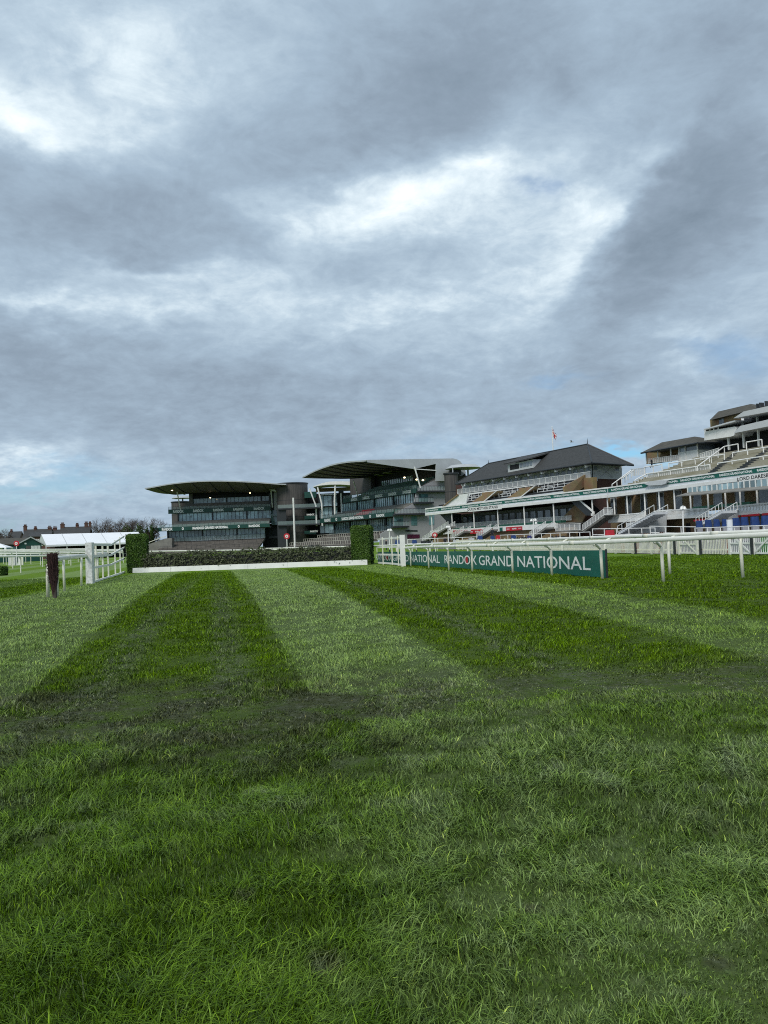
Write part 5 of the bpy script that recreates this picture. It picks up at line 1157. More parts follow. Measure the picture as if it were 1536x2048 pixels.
_, SE2 = stripp('band', 'dgreen', es, E_, 6.8, 7.15, (686, 998.3, 1006), (832, 976.8, 985.6)); band2 = [c for c in es.children if c.name.startswith('band')][-1]
mb = MB()
for a, b in ((702, 714), (725.5, 738.5), (750.5, 764.5), (777.5, 792.5), (806, 822)): band_text(mb, E_, 6.794, E_.pl(a, 1000, 6.8)[0], E_.pl(b, 980, 6.8)[0], SE2, .13, 'RANDOX', .05)
mb.build('lettering', 'letter', band2)
def bal(root, fr, v, S, h, pitch=1.5):
    T = (S[0], S[1], S[4]+.02, S[5]+.02, S[4]+h, S[5]+h); balustrade('glass_balustrade', root, fr, v, T, .05, pitch, 'screen', 'dark_steel', .05)
bal(es, E_, .15, SE1, 1.0); bal(es, E_, 6.95, SE2, 1.0)
zb1 = (SE1[2]+SE1[3])/2; zt1 = (SE1[4]+SE1[5])/2; zb2 = (SE2[2]+SE2[3])/2; zt2_ = (SE2[4]+SE2[5])/2
part('terrace_slab', 'soffit', es, lambda b: b.fbox(E_, 0, LE-.31, .36, 7.5, zb1+.05, zb1+.35)); part('terrace_slab', 'soffit', es, lambda b: b.fbox(E_, 8, LE-.31, 7.16, 16, zb2+.05, zb2+.35))
rake('seating_terrace', 'concrete', es, E_, 0, LE-.31, .6, zb1+.35, 7.0, zb1+3.4, 7); seatrows(es, E_, .5, LE-1.4, .6, zb1+.35, 7.0, zb1+2.6, 7, gaps=((14, 15.2), (30, 31.2)))
mb = MB(); ua, ub = E_.pl(716, 1022, 3)[0], E_.pl(741, 1020, 3)[0]
for k in range(4): mb.fbox(E_, ua, ub, 1.5+k*.92, 1.56+k*.92, zb1+.8+k*.45, zb1+1.5+k*.45)
mb.build('red_seats', 'red', es)
GZ = lambda v, zb, zt_, u0=.5: (u0, LE-.4, zb, zb, zt_, zt_)
glazing(es, E_, 7.6, GZ(7.6, zb1+2.5, zb2), 1.35, heavy=9); glazing(es, E_, 5.0, GZ(5, zb1-3.6, zb1), 1.35, heavy=9)
rake('seating_terrace', 'concrete', es, E_, 9, LE-.31, 7.3, zb2+.35, 14.5, zb2+3.9, 8); seatrows(es, E_, 9.5, LE-1.4, 7.3, zb2+.35, 14.5, zb2+3.9, 8)
part('rear_wall', 'darkgap', es, lambda b: b.fbox(E_, 2, LE-.31, 15.5, 16.3, zb2+2, zBk-1.2)); glazing(es, E_, 15.4, (14, 34, zb2+3.0, zb2+3.0, zb2+6.2, zb2+6.2), 1.4)
zg = float(zt(220)); rake('lower_terrace', 'brown_steps', es, E_, -3, LE-.31, -14, zg, 4.9, zb1-3.7, 12)
for k in (3, 6, 9):
    v = -14+18.9*k/12; z = zg+(zb1-3.7-zg)*k/12; balustrade('terrace_railing', es, E_, v, (-3, LE-.6, z, z, z+1.05, z+1.05), .06, 1.6, None, 'post')
balustrade('planter_balustrade', es, E_, 3.0, (0, LE-.5, zb1-3.7, zb1-3.7, zb1-2.2, zb1-2.2), .06, 1.4, 'screen', 'dark_steel')
part('name_board', 'grey_wall', es, lambda b: b.strip(E_, 12.4, 12.6, (742, 947, 952), (783, 937, 943.5)))
nbE = [c for c in es.children if c.name.startswith('name_board')][0]
mb = MB(); (q0, q1) = E_.pl(743, 951, 12.38), E_.pl(782, 942, 12.38); mb2 = (q0[0], q1[0], q0[1], q1[1], E_.pl(743, 947.5, 12.38)[1], E_.pl(782, 937.5, 12.38)[1]); band_text(mb, E_, 12.38, q0[0], q1[0], mb2, .12, 'EARL OF DERBY', .01); mb.build('lettering', 'letter', nbE)
part('timber_wall', 'wood', es, lambda b: b.strip(E_, 13.5, 15, (700, 955, 990), (742, 951, 984)))
for (x0, y0, v0), (x1, y1, v1) in (((829, 938, 5.5), (840.8, 973.5, 7.0)), ((707, 965, 4), (716.5, 992, 7.0))):
    a = E_.P(E_.pl(x0, y0, v0)[0], v0, E_.pl(x0, y0, v0)[1]); b = E_.P(E_.pl(x1, y1, v1)[0], v1, E_.pl(x1, y1, v1)[1]); mb = MB(); mb.tube(a+[0, 0, .6], b-[0, 0, .3], .2, .2, 8); mb.build('strut', 'white', es)
for px, py in ((636.7, 954.3), (686, 951), (809, 955), (833.6, 959), (846, 960.5)): lamp(es, E_, px, py, 3 if px < 700 else 13, .34)
# side balconies on the end wall
def sidebal(pxa, pxb, ya, yb, h):
    va, za_ = E_.pu(pxa, ya, LE+.8); vb, zb_ = E_.pu(pxb, yb, LE+.8); mb = MB(); mb.prism([E_.P(LE+.01, va, za_-.45), E_.P(LE+1.3, va, za_-.45), E_.P(LE+1.3, vb, za_-.45), E_.P(LE+.01, vb, za_-.45)], [E_.P(LE+.01, va, za_), E_.P(LE+1.3, va, za_), E_.P(LE+1.3, vb, za_), E_.P(LE+.01, vb, za_)]); o = mb.build('side_balcony', 'dark_steel', es)
    mb = MB(); v = va
    while v < vb: mb.tube(E_.P(LE+1.25, v, za_+.003), E_.P(LE+1.25, v, za_+h), .04, .04, 4); v += .9
    mb.tube(E_.P(LE+1.25, va, za_+h), E_.P(LE+1.25, vb, za_+h), .04, .04, 4); mb.build('railing', 'dark_steel', o)
    mb = MB(); k = mb.verts([E_.P(LE+1.2, va, za_+.05), E_.P(LE+1.2, vb, za_+.05), E_.P(LE+1.2, vb, za_+h), E_.P(LE+1.2, va, za_+h)]); mb.f.append([k, k+1, k+2, k+3]); mb.build('infill', 'screen', o)
sidebal(788, 853, 1027.5, 1027.5, 1.25); sidebal(829, 866, 1004.3, 1003, 1.2); sidebal(833, 894, 981.5, 982.5, 1.25); sidebal(784, 817, 1052.5, 1051.5, 1.2)
for pts in ([(822.5, 1032), (834.5, 1032), (834.5, 1051), (822.5, 1051)], [(858, 1030), (868.5, 1030), (868.5, 1050), (858, 1050)], [(838, 988), (856, 988), (856, 1003), (838, 1003)], [(788, 1033), (806, 1033), (806, 1051), (788, 1051)]):
    part('window', 'tealglass', es, lambda b: EW(b, pts, -.05))
part('wall_slot', 'dark_steel', es, lambda b: EW(b, [(811, 1060.2), (835, 1060.2), (835, 1063.2), (811, 1063.2)], -.05))
MT['led'] = mat('dark_red_board', (.10, .012, .05), .5, .4, 3.0, col2=(.02, .008, .012)); part('notice_board', 'led', es, lambda b: EW(b, [(814.5, 1068.8), (839, 1068.8), (839, 1077.2), (814.5, 1077.2)], -.08))
# ---- face-on stand
front = [S_.pl(x, y, vF) for x, y in ((289.5, 977.5), (305, 973), (322, 969.5), (362, 964), (400, 961.3), (437, 960.6), (500, 962.7), (540, 965.6), (572, 968.6))]; vB = 26.0
zL = S_.pl(347, 989, vB)[1]
r, uu, zz = roofshell(ss, S_, front, vF, vB, lambda u: np.interp(u, [front[0][0], front[4][0], front[-1][0]], [zL+.3, zL+1.2, zL-.6]), lambda t: 2.0*math.sin(math.pi*min(1, t*1.1)) if t < .9 else .3, flare0=1.0)
_, SS1 = stripp('band', 'dgreen', ss, S_, 0, .35, (304, 1056, 1063.6), (539, 1046.9, 1053.8)); bs1 = [c for c in ss.children if c.name.startswith('band')][0]
mb = MB()
for a, b, t in ((323.5, 345, 'RANDOX'), (363.5, 367.5, 'O'), (385, 456.5, 'RANDOX GRAND NATIONAL'), (475.5, 479.5, 'O'), (497.5, 520, 'RANDOX')): band_text(mb, S_, -.006, S_.pl(a, 1055, 0)[0], S_.pl(b, 1055, 0)[0], SS1, .13, t, .05)
mb.build('lettering', 'letter', bs1)
_, SS2 = stripp('band', 'dgreen', ss, S_, 6.8, 7.15, (336.5, 1019.4, 1027.8), (541, 1012.8, 1019.6)); bs2 = [c for c in ss.children if c.name.startswith('band')][-1]
mb = MB()
for a, b in ((346, 367), (386, 407), (426, 447.5), (466.5, 488), (507.5, 529)): band_text(mb, S_, 6.794, S_.pl(a, 1020, 6.8)[0], S_.pl(b, 1020, 6.8)[0], SS2, .13, 'RANDOX', .05)
mb.build('lettering', 'letter', bs2)
bal(ss, S_, .15, SS1, 1.0); bal(ss, S_, 6.95, SS2, 1.0)
zb1 = (SS1[2]+SS1[3])/2; zb2 = (SS2[2]+SS2[3])/2; u2 = S_.pl(340, 1020, 7)[0]; uR = S_.pl(541, 1020, 7)[0]; uW = S_.pl(384, 1000, 15)[0]
part('terrace_slab', 'soffit', ss, lambda b: b.fbox(S_, 3, uR, .36, 7.5, zb1+.05, zb1+.35)); part('terrace_slab', 'soffit', ss, lambda b: b.fbox(S_, u2, uR, 7.16, 16, zb2+.05, zb2+.35))
us1 = S_.pl(344, 1045, 3)[0]
rake('seating_terrace', 'concrete', ss, S_, us1, uR, .6, zb1+.35, 7.0, zb1+3.4, 7); seatrows(ss, S_, us1+.3, uR-.5, .6, zb1+.35, 7.0, zb1+2.6, 7, gaps=((16, 17.2), (32, 33.2)))
glazing(ss, S_, 7.6, (S_.pl(357, 1035, 7.6)[0], uR, zb1+2.5, zb1+2.5, zb2, zb2), 1.35, heavy=9); glazing(ss, S_, 5.0, (S_.pl(336, 1068, 5)[0], S_.pl(530, 1060, 5)[0], zb1-3.6, zb1-3.6, zb1, zb1), 1.35, heavy=9)
rake('seating_terrace', 'concrete', ss, S_, S_.pl(366, 1010, 10)[0], uR, 7.3, zb2+.35, 14.5, zb2+3.7, 8); seatrows(ss, S_, S_.pl(368, 1010, 10)[0], uR-.5, 7.3, zb2+.35, 14.5, zb2+2.6, 8, gaps=((18, 19.2), (34, 35.2)))
glazing(ss, S_, 15.4, (uW, uR+1, zb2+2.5, zb2+2.5, zb2+5.6, zb2+5.6), 1.4, heavy=9); part('rear_wall', 'darkgap', ss, lambda b: b.fbox(S_, uW, uR+1, 15.6, 16.3, zb2+2, zL+.1))
part('rear_wall', 'darkgap', ss, lambda b: b.fbox(S_, uW, uR+1, 15.0, 15.59, zb2+5.7, zL-1.5))
part('pillar', 'concrete', ss, lambda b: b.strip(S_, 14.2, 15.2, (378, 984, 1010), (385, 984, 1010))); part('pillar', 'grey_wall', ss, lambda b: b.strip(S_, 6, 9, (548, 971, 1020), (555, 971, 1020)))
part('name_board', 'grey_wall', ss, lambda b: b.strip(S_, 11.5, 11.8, (415, 977.6, 984.6), (477.5, 975.6, 981.2))); nbS = [c for c in ss.children if c.name.startswith('name_board')][0]
mb = MB(); q0, q1 = S_.pl(417, 984.3, 11.49), S_.pl(476, 981, 11.49); band_text(mb, S_, 11.49, q0[0], q1[0], (q0[0], q1[0], q0[1], q1[1], S_.pl(417, 977.8, 11.49)[1], S_.pl(476, 975.8, 11.49)[1]), .18, 'LORD SEFTON STAND', .01); mb.build('lettering', 'black', nbS)
zg = float(zt(255)); rake('lower_terrace', 'brown_steps', ss, S_, 4, S_.pl(528, 1080, 2)[0], -14, zg, 4.9, zb1-3.7, 12)
for k in (4, 8, 11):
    v = -14+18.9*k/12; z = zg+(zb1-3.7-zg)*k/12; balustrade('terrace_railing', ss, S_, v, (4, S_.pl(528, 1080, 2)[0], z, z, z+1.05, z+1.05), .06, 1.6, None, 'dark_steel')
balustrade('planter_balustrade', ss, S_, 2.6, (6, S_.pl(530, 1075, 2.6)[0], zb1-3.7, zb1-3.7, zb1-2.1, zb1-2.1), .06, 1.4, 'screen', 'dark_steel')
part('ramp', 'concrete', ss, lambda b: b.poly(S_, -6, -3, [(268, 1112), (270, 1098), (330, 1077), (344, 1076), (344, 1112)]))
for dy in (0, 9): part('ramp_rail', 'post', ss, lambda b: b.poly(S_, -6.2+dy*.35, -6.05+dy*.35, [(275, 1092), (333, 1071), (333, 1072.2), (275, 1093.2)]))
for (x0, y0, v0), (x1, y1, v1) in (((354, 989, 3.5), (361.5, 1019, 7.0)), ((541.5, 979, 3.5), (545, 1013, 7.0))):
    a = S_.P(S_.pl(x0, y0, v0)[0], v0, S_.pl(x0, y0, v0)[1]); b = S_.P(S_.pl(x1, y1, v1)[0], v1, S_.pl(x1, y1, v1)[1]); mb = MB(); mb.tube(a+[0, 0, 1.2], b-[0, 0, .3], .22, .22, 8); mb.build('strut', 'white', ss)
part('gable_truss', 'white', ss, lambda b: b.poly(S_, 2, 2.4, [(513, 967.5), (520, 968), (548, 977.5), (553, 983), (549, 983), (520, 974)]))
for px, py in ((314.5, 979.6), (344, 980)): lamp(ss, S_, px, py, 0, .40)
for px, py in ((420.5, 995.5), (500, 986)): lamp(ss, S_, px, py, 10, .25)
pxbox('service_core', None, None, 526, 566, 1046, 1100, 279, 6, 'dark_steel', ss); pxbox('service_core', None, None, 539, 566, 984, 1046, 276, 6, 'dark_steel', ss); pxbox('core_glazing', None, None, 543, 555, 1020, 1050, 275.6, .35, 'blueglass', ss); pxbox('core_balcony', None, None, 540, 560, 1028, 1032.5, 272, 3, 'screen', ss); pxbox('core_balcony', None, None, 538, 560, 1072, 1076, 272, 3, 'dark_steel', ss)
# ================================================================ stair towers and glazed link
def drum(name, label, px0, px1, ytop, D, extra=None, ybase=None):
    a = at(px0, 1050, D); b = at(px1, 1050, D); r = (b[0]-a[0])/2; c = np.array([(a[0]+b[0])/2, D+r*.6]); zt_ = at((px0+px1)/2, ytop, D)[2]; z0 = float(zt(D))-.2 if ybase is None else at((px0+px1)/2, ybase, D)[2]
    t = thing(name, label, 'tower', (c[0], c[1], float(zt(D)))); mb = MB(); mb.cyl(c, r, z0, zt_, 40); mb.build('drum_wall', 'wood', t, smooth=False)
    mb = MB(); mb.cyl(c, r+.25, zt_+.003, zt_+.35, 40); mb.build('roof_cap', 'dark_steel', t); mb = MB(); n = 4
    for k in range(1, n): z = z0+(zt_-z0)*k/n; mb.cyl(c, r+.03, z-.06, z+.06, 40)
    mb.build('joint_bands', 'dark_steel', t); return t, c, r, zt_
tw, c, r_, zt_ = drum('stair_tower', 'round timber clad stair tower between the two arched stands', 553, 616, 967.5, 262)
for yy, h in ((1017, 6), (1050, 6)):
    a = at(556, yy, 256); b = at(640, yy-2, 256); mb = MB(); mb.box(a[0], b[0], 255.4, 258, a[2]-.45, a[2]); o = mb.build('walkway', 'dark_steel', tw); mb = MB(); k = mb.verts([(a[0], 255.45, a[2]), (b[0], 255.45, a[2]), (b[0], 255.45, a[2]+1.15), (a[0], 255.45, a[2]+1.15)]); mb.f.append([k, k+1, k+2, k+3]); mb.build('infill', 'screen', o)
pxbox('drum_panel', None, None, 556, 572, 1018, 1097, 256.2, .5, 'dark_steel', tw)
tw2, c2, r2_, z2_ = drum('stair_tower', 'small round timber tower behind the left end of the face-on stand', 341.5, 378, 1004.5, 296)
a = at(341, 996, 296); b = at(384, 996, 296); mb = MB(); n = 28; cc = np.array([(a[0]+b[0])/2, 298.0]); ra = (b[0]-a[0])/2
mb.prism([(cc[0]+ra*math.cos(t), cc[1]+4*math.sin(t), a[2]-.2) for t in np.arange(n)*2*math.pi/n], [(cc[0]+ra*.8*math.cos(t), cc[1]+3*math.sin(t), a[2]+.55) for t in np.arange(n)*2*math.pi/n]); mb.build('canopy_disc', 'grey_roof', tw2); mb = MB(); mb.tube((cc[0], cc[1], z2_), (cc[0], cc[1], a[2]), .3, .3, 8); mb.build('canopy_post', 'grey_roof', tw2)
tw3, c3, r3, z3 = drum('stair_tower', 'timber clad tower with a flat lens canopy between arched and slate roofed stands', 893, 921, 948, 198)
a = at(893, 935, 199); b = at(966, 935, 199); cc = np.array([(a[0]+b[0])/2, 203.0]); ra = (b[0]-a[0])/2; mb = MB()
mb.prism([(cc[0]+ra*math.cos(t), cc[1]+5*math.sin(t), a[2]-.1+(-.0)*math.cos(t)) for t in np.arange(n)*2*math.pi/n], [(cc[0]+ra*.75*math.cos(t), cc[1]+3.5*math.sin(t), a[2]+.75) for t in np.arange(n)*2*math.pi/n]); mb.build('canopy_lens', 'grey_roof', tw3)
mb = MB(); mb.tube((c3[0]+.5, c3[1], z3), (c3[0]+.5, c3[1], a[2]), .16, .16, 8); mb.tube((b[0]-3.5, 203, z3-2), (b[0]-3.5, 203, a[2]), .25, .25, 8); mb.build('canopy_post', 'grey_roof', tw3)
pxbox('roof_plant', None, None, 900, 922, 940, 950, 204, 3, 'dark_steel', tw3)
pxbox('rear_wall', None, None, 905, 962, 950, 1000, 207, 3, 'wood', tw3)
# glazed link building
D = 262; gl = thing('glazed_link', 'glazed link block with a white curved canopy on leaning white poles', 'building', at(665, 1090, D))
pxbox('core', None, None, 612, 702, 985, 1096, D+4, 8, 'darkgap', gl)
G_ = Fr((at(640, 1050, D)[0], D), (at(676, 1050, D)[0], D)); pg = lambda x, y: G_.pl(x, y, 0)
glazing(gl, G_, 0, (0, G_.L, pg(655, 1012)[1], pg(655, 1012)[1], pg(655, 991)[1], pg(655, 991)[1]), 1.5, heavy=3); glazing(gl, G_, 0, (0, G_.L, pg(655, 1036)[1], pg(655, 1036)[1], pg(655, 1014)[1], pg(655, 1014)[1]), 1.5, heavy=3)
glazing(gl, G_, -.5, (0, G_.L+4, pg(655, 1066)[1], pg(655, 1066)[1], pg(655, 1048)[1], pg(655, 1048)[1]), 1.5)
for y in (1013, 1047, 1068): pxbox('floor_band', None, None, 610, 700, y-1.5, y+1.5, D-1.6, 5, 'dark_steel', gl)
for y0, y1 in ((983, 996), (1031, 1039), (1061, 1068)): pxbox('landing_wall', None, None, 609, 632, y0, y1, D-1.2, 3, 'dgreen', gl)
for px0, px1, py, Dd in ((613.5, 629, 1029.5, D-1.27), (620, 636, 1063, D-1.27)):
    FG = Fr((at(px0, py, Dd)[0], Dd), (at(px1, py, Dd)[0], Dd)); z = at(px0, py+1.9, Dd)[2]; z1 = at(px0, py-1.9, Dd)[2]; mb = MB(); put_text(mb, FG, 'RANDOX', 0, (0, z, z1), (FG.L, z, z1), .05); mb.build('lettering', 'letter', gl)
mb = MB(); cA = [at(x, y, D-5) for x, y in ((626, 974), (640, 971), (660, 969.2), (682, 969), (702, 970.5))]; cB = [at(x, y, D-5) for x, y in ((702, 963), (682, 962.5), (660, 963), (645, 966), (626, 973.2))]
lp = cA+cB; mb.prism(lp, [p+np.array([0, 11, 0]) for p in lp]); mb.build('canopy', 'white', gl); mb = MB()
pxbox('canopy_underside', None, None, 632, 700, 974, 984, D+3, 1, 'tan', gl)
for pts in (((619, 977), (632, 1012), (633.3, 1052)), ((635, 974), (643.5, 1008), (644.8, 1052)), ((670.5, 971), (669, 1004), (670, 1034))):
    mb = MB(); mb.path([at(x, y, D-4.5) for x, y in pts], .28, 8); mb.build('leaning_pole', 'white', gl)
mb = MB(); [mb.box(at(x, 990, D-.5)[0], at(x+7, 990, D-.5)[0], D-.5, D+.2, at(650, 990.5, D)[2], at(650, 988.5, D)[2]) for x in (642, 650, 658, 666)]; mb.build('light_strip', 'letter', gl)
for (px, y0, y1, w, DD, lab) in ((587.2, 995.5, 1088, 1.9, 235, 'tall white mast in front of the timber stair tower'), (682.2, 986, 1029, 1.5, 243, 'white mast with floodlights beside the leaning canopy poles')):
    a = at(px, y1, DD); b = at(px-.6 if y1 > 1050 else px, y0, DD); r0 = w*DD/FPX; base = np.array([b[0], DD, float(zt(DD))]); t = thing('mast', lab, 'mast', base); mb = MB(); mb.tube(base, b, r0*1.05, r0, 12); mb.build('shaft', 'white', t)
    if y1 < 1050: mb = MB(); mb.box(b[0]-.8, b[0]+.8, DD-.4, DD+.4, b[2]+.003, b[2]+.9); mb.build('floodlight', 'dark_steel', t)
# ================================================================ left background
def dirfr(px, py, D, ang):  # frame starting at an image point, running right and away by ang degrees
    q = at(px, py, D); return Fr((q[0], q[1]), (q[0]+10*math.cos(R(ang)), q[1]+10*math.sin(R(ang))))
# marquee
T_ = dirfr(92, 1090, 180, 33); dirn = T_.U
mt = thing('marquee', 'long white marquee with an open front and translucent gable', 'marquee', T_.P(0, 0, zt(180)))
ze = T_.pl(100, 1090.3, 0)[1]; Wm = 12.0; LM = 23.0; zg = float(zt(180)); zrdg = ze+4.0
d = at(103, 1068.5, T_.P(0, Wm/2, 0)[1]); zrdg = d[2]
n = 5
for k in range(n):
    a, b = LM*k/n, LM*(k+1)/n-.03; mb = MB(); e = np.array([0, 0, .08])
    A = [T_.P(a, -.3, ze), T_.P(b, -.3, ze), T_.P(b, Wm/2, zrdg), T_.P(a, Wm/2, zrdg)]; mb.prism(A, [p+e for p in A]); A = [T_.P(a, Wm+.3, ze), T_.P(b, Wm+.3, ze), T_.P(b, Wm/2+.01, zrdg), T_.P(a, Wm/2+.01, zrdg)]; mb.prism(A, [p+e for p in A]); mb.build('roof_panel', 'tent', mt)
    mb = MB(); mb.tube(T_.P(b, -.32, ze+.06), T_.P(b, Wm/2, zrdg+.1), .07, .07, 6); mb.build('roof_seam', 'grey_roof', mt)
MT['gable'] = mat('translucent_gable', (.55, .58, .58), .5, .04, .5); mb = MB(); A = [T_.P(.02, 0, ze), T_.P(.02, Wm, ze), T_.P(.02, Wm/2, zrdg-.02)]; mb.prism(A, [p+T_.U*.06 for p in A]); mb.build('gable', 'gable', mt)
for k in range(n+1):
    for v in (0, Wm): mb = MB(); mb.fbox(T_, LM*k/n-.1, LM*k/n+.1, v-.1, v+.1, zg-.05, ze); mb.build('leg', 'white', mt)
mb = MB(); mb.fbox(T_, 0, LM, -.31, -.25, ze-.35, ze+.05); mb.build('valance', 'tent', mt)
mb = MB(); mb.fbox(T_, 4, LM, Wm-.3, Wm-.2, zg, ze); mb.build('back_wall', 'darkgap', mt)
for k in range(7):
    t = thing('folding_table', 'white clothed table inside the open marquee', 'table', T_.P(3+k*2.9, 3+(k % 2)*2, zg), 'tables inside the marquee'); mb = MB(); u, v = 3+k*2.9, 3+(k % 2)*2
    mb.fbox(T_, u, u+2.0, v, v+1.0, zg+.75, zg+.85); mb.build('table_top', 'tent', t); mb = MB()
    for du, dv in ((.1, .1), (1.9, .1), (.1, .9), (1.9, .9)): mb.fbox(T_, u+du-.05, u+du+.05, v+dv-.05, v+dv+.05, zg, zg+.749)
    mb.build('legs', 'dark_steel', t)
# small gazebo at the left edge
Dg = 150; t = thing('gazebo', 'small white pyramid roofed gazebo at the left edge', 'gazebo', at(4, 1106, Dg)); a, b = at(-14, 1095, Dg), at(13.5, 1095, Dg); w = b[0]-a[0]; zb_ = at(4, 1107, Dg)[2]; ap = at(-1, 1086.5, Dg+w/2); mb = MB(); k = mb.verts([(a[0], Dg, b[2]), (b[0], Dg, b[2]), (b[0], Dg+w, b[2]), (a[0], Dg+w, b[2]), ap]); mb.f += [[k, k+1, k+4], [k+1, k+2, k+4], [k+2, k+3, k+4], [k+3, k, k+4], [k+3, k+2, k+1, k]]; mb.build('canopy', 'tent', t)
for x in (a[0]+.1, b[0]-.5):
    for y in (Dg, Dg+w-.1): mb = MB(); mb.box(x, x+.4, y, y+.1, zb_-.4, b[2]); mb.build('leg', 'tent', t)
# green shed
Ds = 165; t = thing('shed', 'dark green shed with a brown pitched roof and pale doors', 'shed', at(45, 1103, Ds)); zb_ = at(45, 1104, Ds)[2]; z0 = float(zt(Ds)); aL, ap, aR = at(37, 1088.5, Ds), at(61.5, 1075.5, Ds), at(83, 1088, Ds)
Fs = dirfr(37, 1104, Ds, 24.5); uL, zL_ = Fs.pl(37, 1088.5, 0); uP, zP_ = Fs.pl(61.5, 1075.5, 0); uR_, zR_ = Fs.pl(83, 1088, 0); uLL = Fs.pl(-25, 1090, 1.5)[0]
def fprism(name, m_, v0, v1, q): mb = MB(); mb.prism([Fs.P(u, v0, z) for u, z in q], [Fs.P(u, v1, z) for u, z in q]); mb.build(name, m_, t)
fprism('gable_wall', 'dgreen', 0, 13, [(uL, z0), (uR_, z0), (uR_, zR_), (uP, zP_), (uL, zL_)])
k_ = .25/1.0
fprism('roof_slope', 'grey_roof', -.4, 13.2, [(uL-.5, zL_-.25), (uP, zP_+.02), (uP, zP_+.28), (uL-.5, zL_+.0)]); fprism('roof_slope', 'grey_roof', -.4, 13.2, [(uP+.003, zP_+.02), (uR_+.6, zR_-.28), (uR_+.6, zR_-.02), (uP+.003, zP_+.28)])
mb = MB(); mb.prism([Fs.P(uLL, 1.2, zL_-.1), Fs.P(uL+.2, 1.2, zL_-.1), Fs.P(uP-.3, 7, zP_), Fs.P(uLL, 7, zP_)], [Fs.P(uLL, 1.2, zL_+.1), Fs.P(uL+.2, 1.2, zL_+.1), Fs.P(uP-.3, 7, zP_+.2), Fs.P(uLL, 7, zP_+.2)]); mb.build('long_roof', 'brown_tile', t)
fprism('side_wall', 'dgreen', 1.8, 7, [(uLL, z0), (uL-.01, z0), (uL-.01, zL_-.12), (uLL, zL_-.12)])
def fpanel(name, m_, x0, x1, y0, y1, v): mb = MB(); mb.strip(Fs, v-.08, v-.004, (x0, y0, y1), (x1, y0, y1)); mb.build(name, m_, t)
for i_ in range(3): fpanel('door', 'chalk', 62+6.4*i_, 67.8+6.4*i_, 1091.5-.2*i_, 1104-.2*i_, 0)
fpanel('board', 'wood', 52, 61, 1091.5, 1104, 0); fpanel('sign', 'tent', 49, 53, 1085.5, 1088.5, 0); fpanel('window', 'tealglass', 14.5, 22, 1092, 1099, 1.8); fpanel('hatch', 'tent', 41, 50, 1097.5, 1104, 0); fpanel('window', 'tealglass', 26, 32, 1093, 1099, 1.8)
# brick terraces with chimneys
def house(name, label, px0, px1, yr0, yr1, ye0, D, chims, m_='housebrick', gable=True, wins=5):
    """ridge from (px0,yr0) to (px1,yr1), eaves at ye0; the row runs along the picture and slightly away"""
    H_ = dirfr(px0, 1100, D, 14); L = H_.pl(px1, 1060, 4)[0]; t = thing(name, label, 'house', H_.P(L/2, 4, zt(D))); z0 = float(zt(D))-.2; zr_ = (H_.pl(px0+3, yr0, 4)[1]+H_.pl(px1, yr1, 4)[1])/2; ze_ = H_.pl((px0+px1)/2, ye0, 0)[1]
    mb = MB(); pts = [(0, z0), (8, z0), (8, ze_), (4, zr_), (0, ze_)]; mb.prism([H_.P(0, v, z) for v, z in pts], [H_.P(L, v, z) for v, z in pts]); mb.build('wall', m_, t)
    for v0, v1 in ((-.35, 4), (8.35, 4)):
        mb = MB(); dz = (zr_-ze_)*.09; A = [H_.P(-.2, v0, ze_-dz+.02), H_.P(L+.2, v0, ze_-dz+.02), H_.P(L+.2, v1, zr_+.02), H_.P(-.2, v1, zr_+.02)]; mb.prism(A, [p+np.array([0, 0, .22]) for p in A]); r = mb.build('roof', 'slate', t)
    for px, yt, w in chims:
        u, z = H_.pl(px, yt, 4); w2 = w*D/FPX/2; mb = MB(); mb.fbox(H_, u-w2, u+w2, 3.5, 4.5, zr_-1.2, z); c = mb.build('chimney', m_, r); mb = MB(); mb.fbox(H_, u-w2-.1, u+w2+.1, 3.4, 4.6, z+.003, z+.2); mb.build('chimney_cap', m_, c)
        for q in range(3): mb = MB(); uu = u+(q-1)*w2*.6; mb.tube(H_.P(uu, 4, z+.2), H_.P(uu, 4, z+.75), .16, .13, 8); mb.build('chimney_pot', m_, c)
    for k in range(wins):
        u = L*(k+.5)/wins; mb = MB(); mb.fbox(H_, u-.6, u+.6, -.06, -.004, ze_-2.4, ze_-.7); w = mb.build('window', 'white', t); mb = MB(); mb.fbox(H_, u-.48, u+.48, -.08, -.061, ze_-2.28, ze_-.82); mb.build('pane', 'glass', w)
    return t
house('brick_house', 'small dark brick house at the left edge behind the green shed', 15, 43, 1064.5, 1064, 1078, 262, ((23, 1062.5, 4),), wins=2)
house('brick_house', 'dark brick terrace with several chimneys behind the green shed', 46, 104, 1060, 1059.5, 1077, 240, ((50.5, 1053.5, 6), (71, 1057, 5), (99.5, 1056, 7)), wins=6)
house('brick_house', 'low brick building with a long slate roof in front of the dark terrace', 58, 104, 1066, 1064.5, 1073, 215, (), wins=4)
house('brick_house', 'dark brick terrace with tall chimneys behind the left end of the marquee', 121, 181, 1056, 1053.5, 1070, 240, ((125, 1049.5, 7.5), (154.5, 1050.5, 5.5), (172.5, 1047.5, 6.5), (180, 1047.5, 5)), wins=6)
house('brick_house', 'brick house with a single square chimney between the two terraces', 103, 124, 1061, 1060, 1072, 250, ((110, 1056.5, 7),), wins=2)
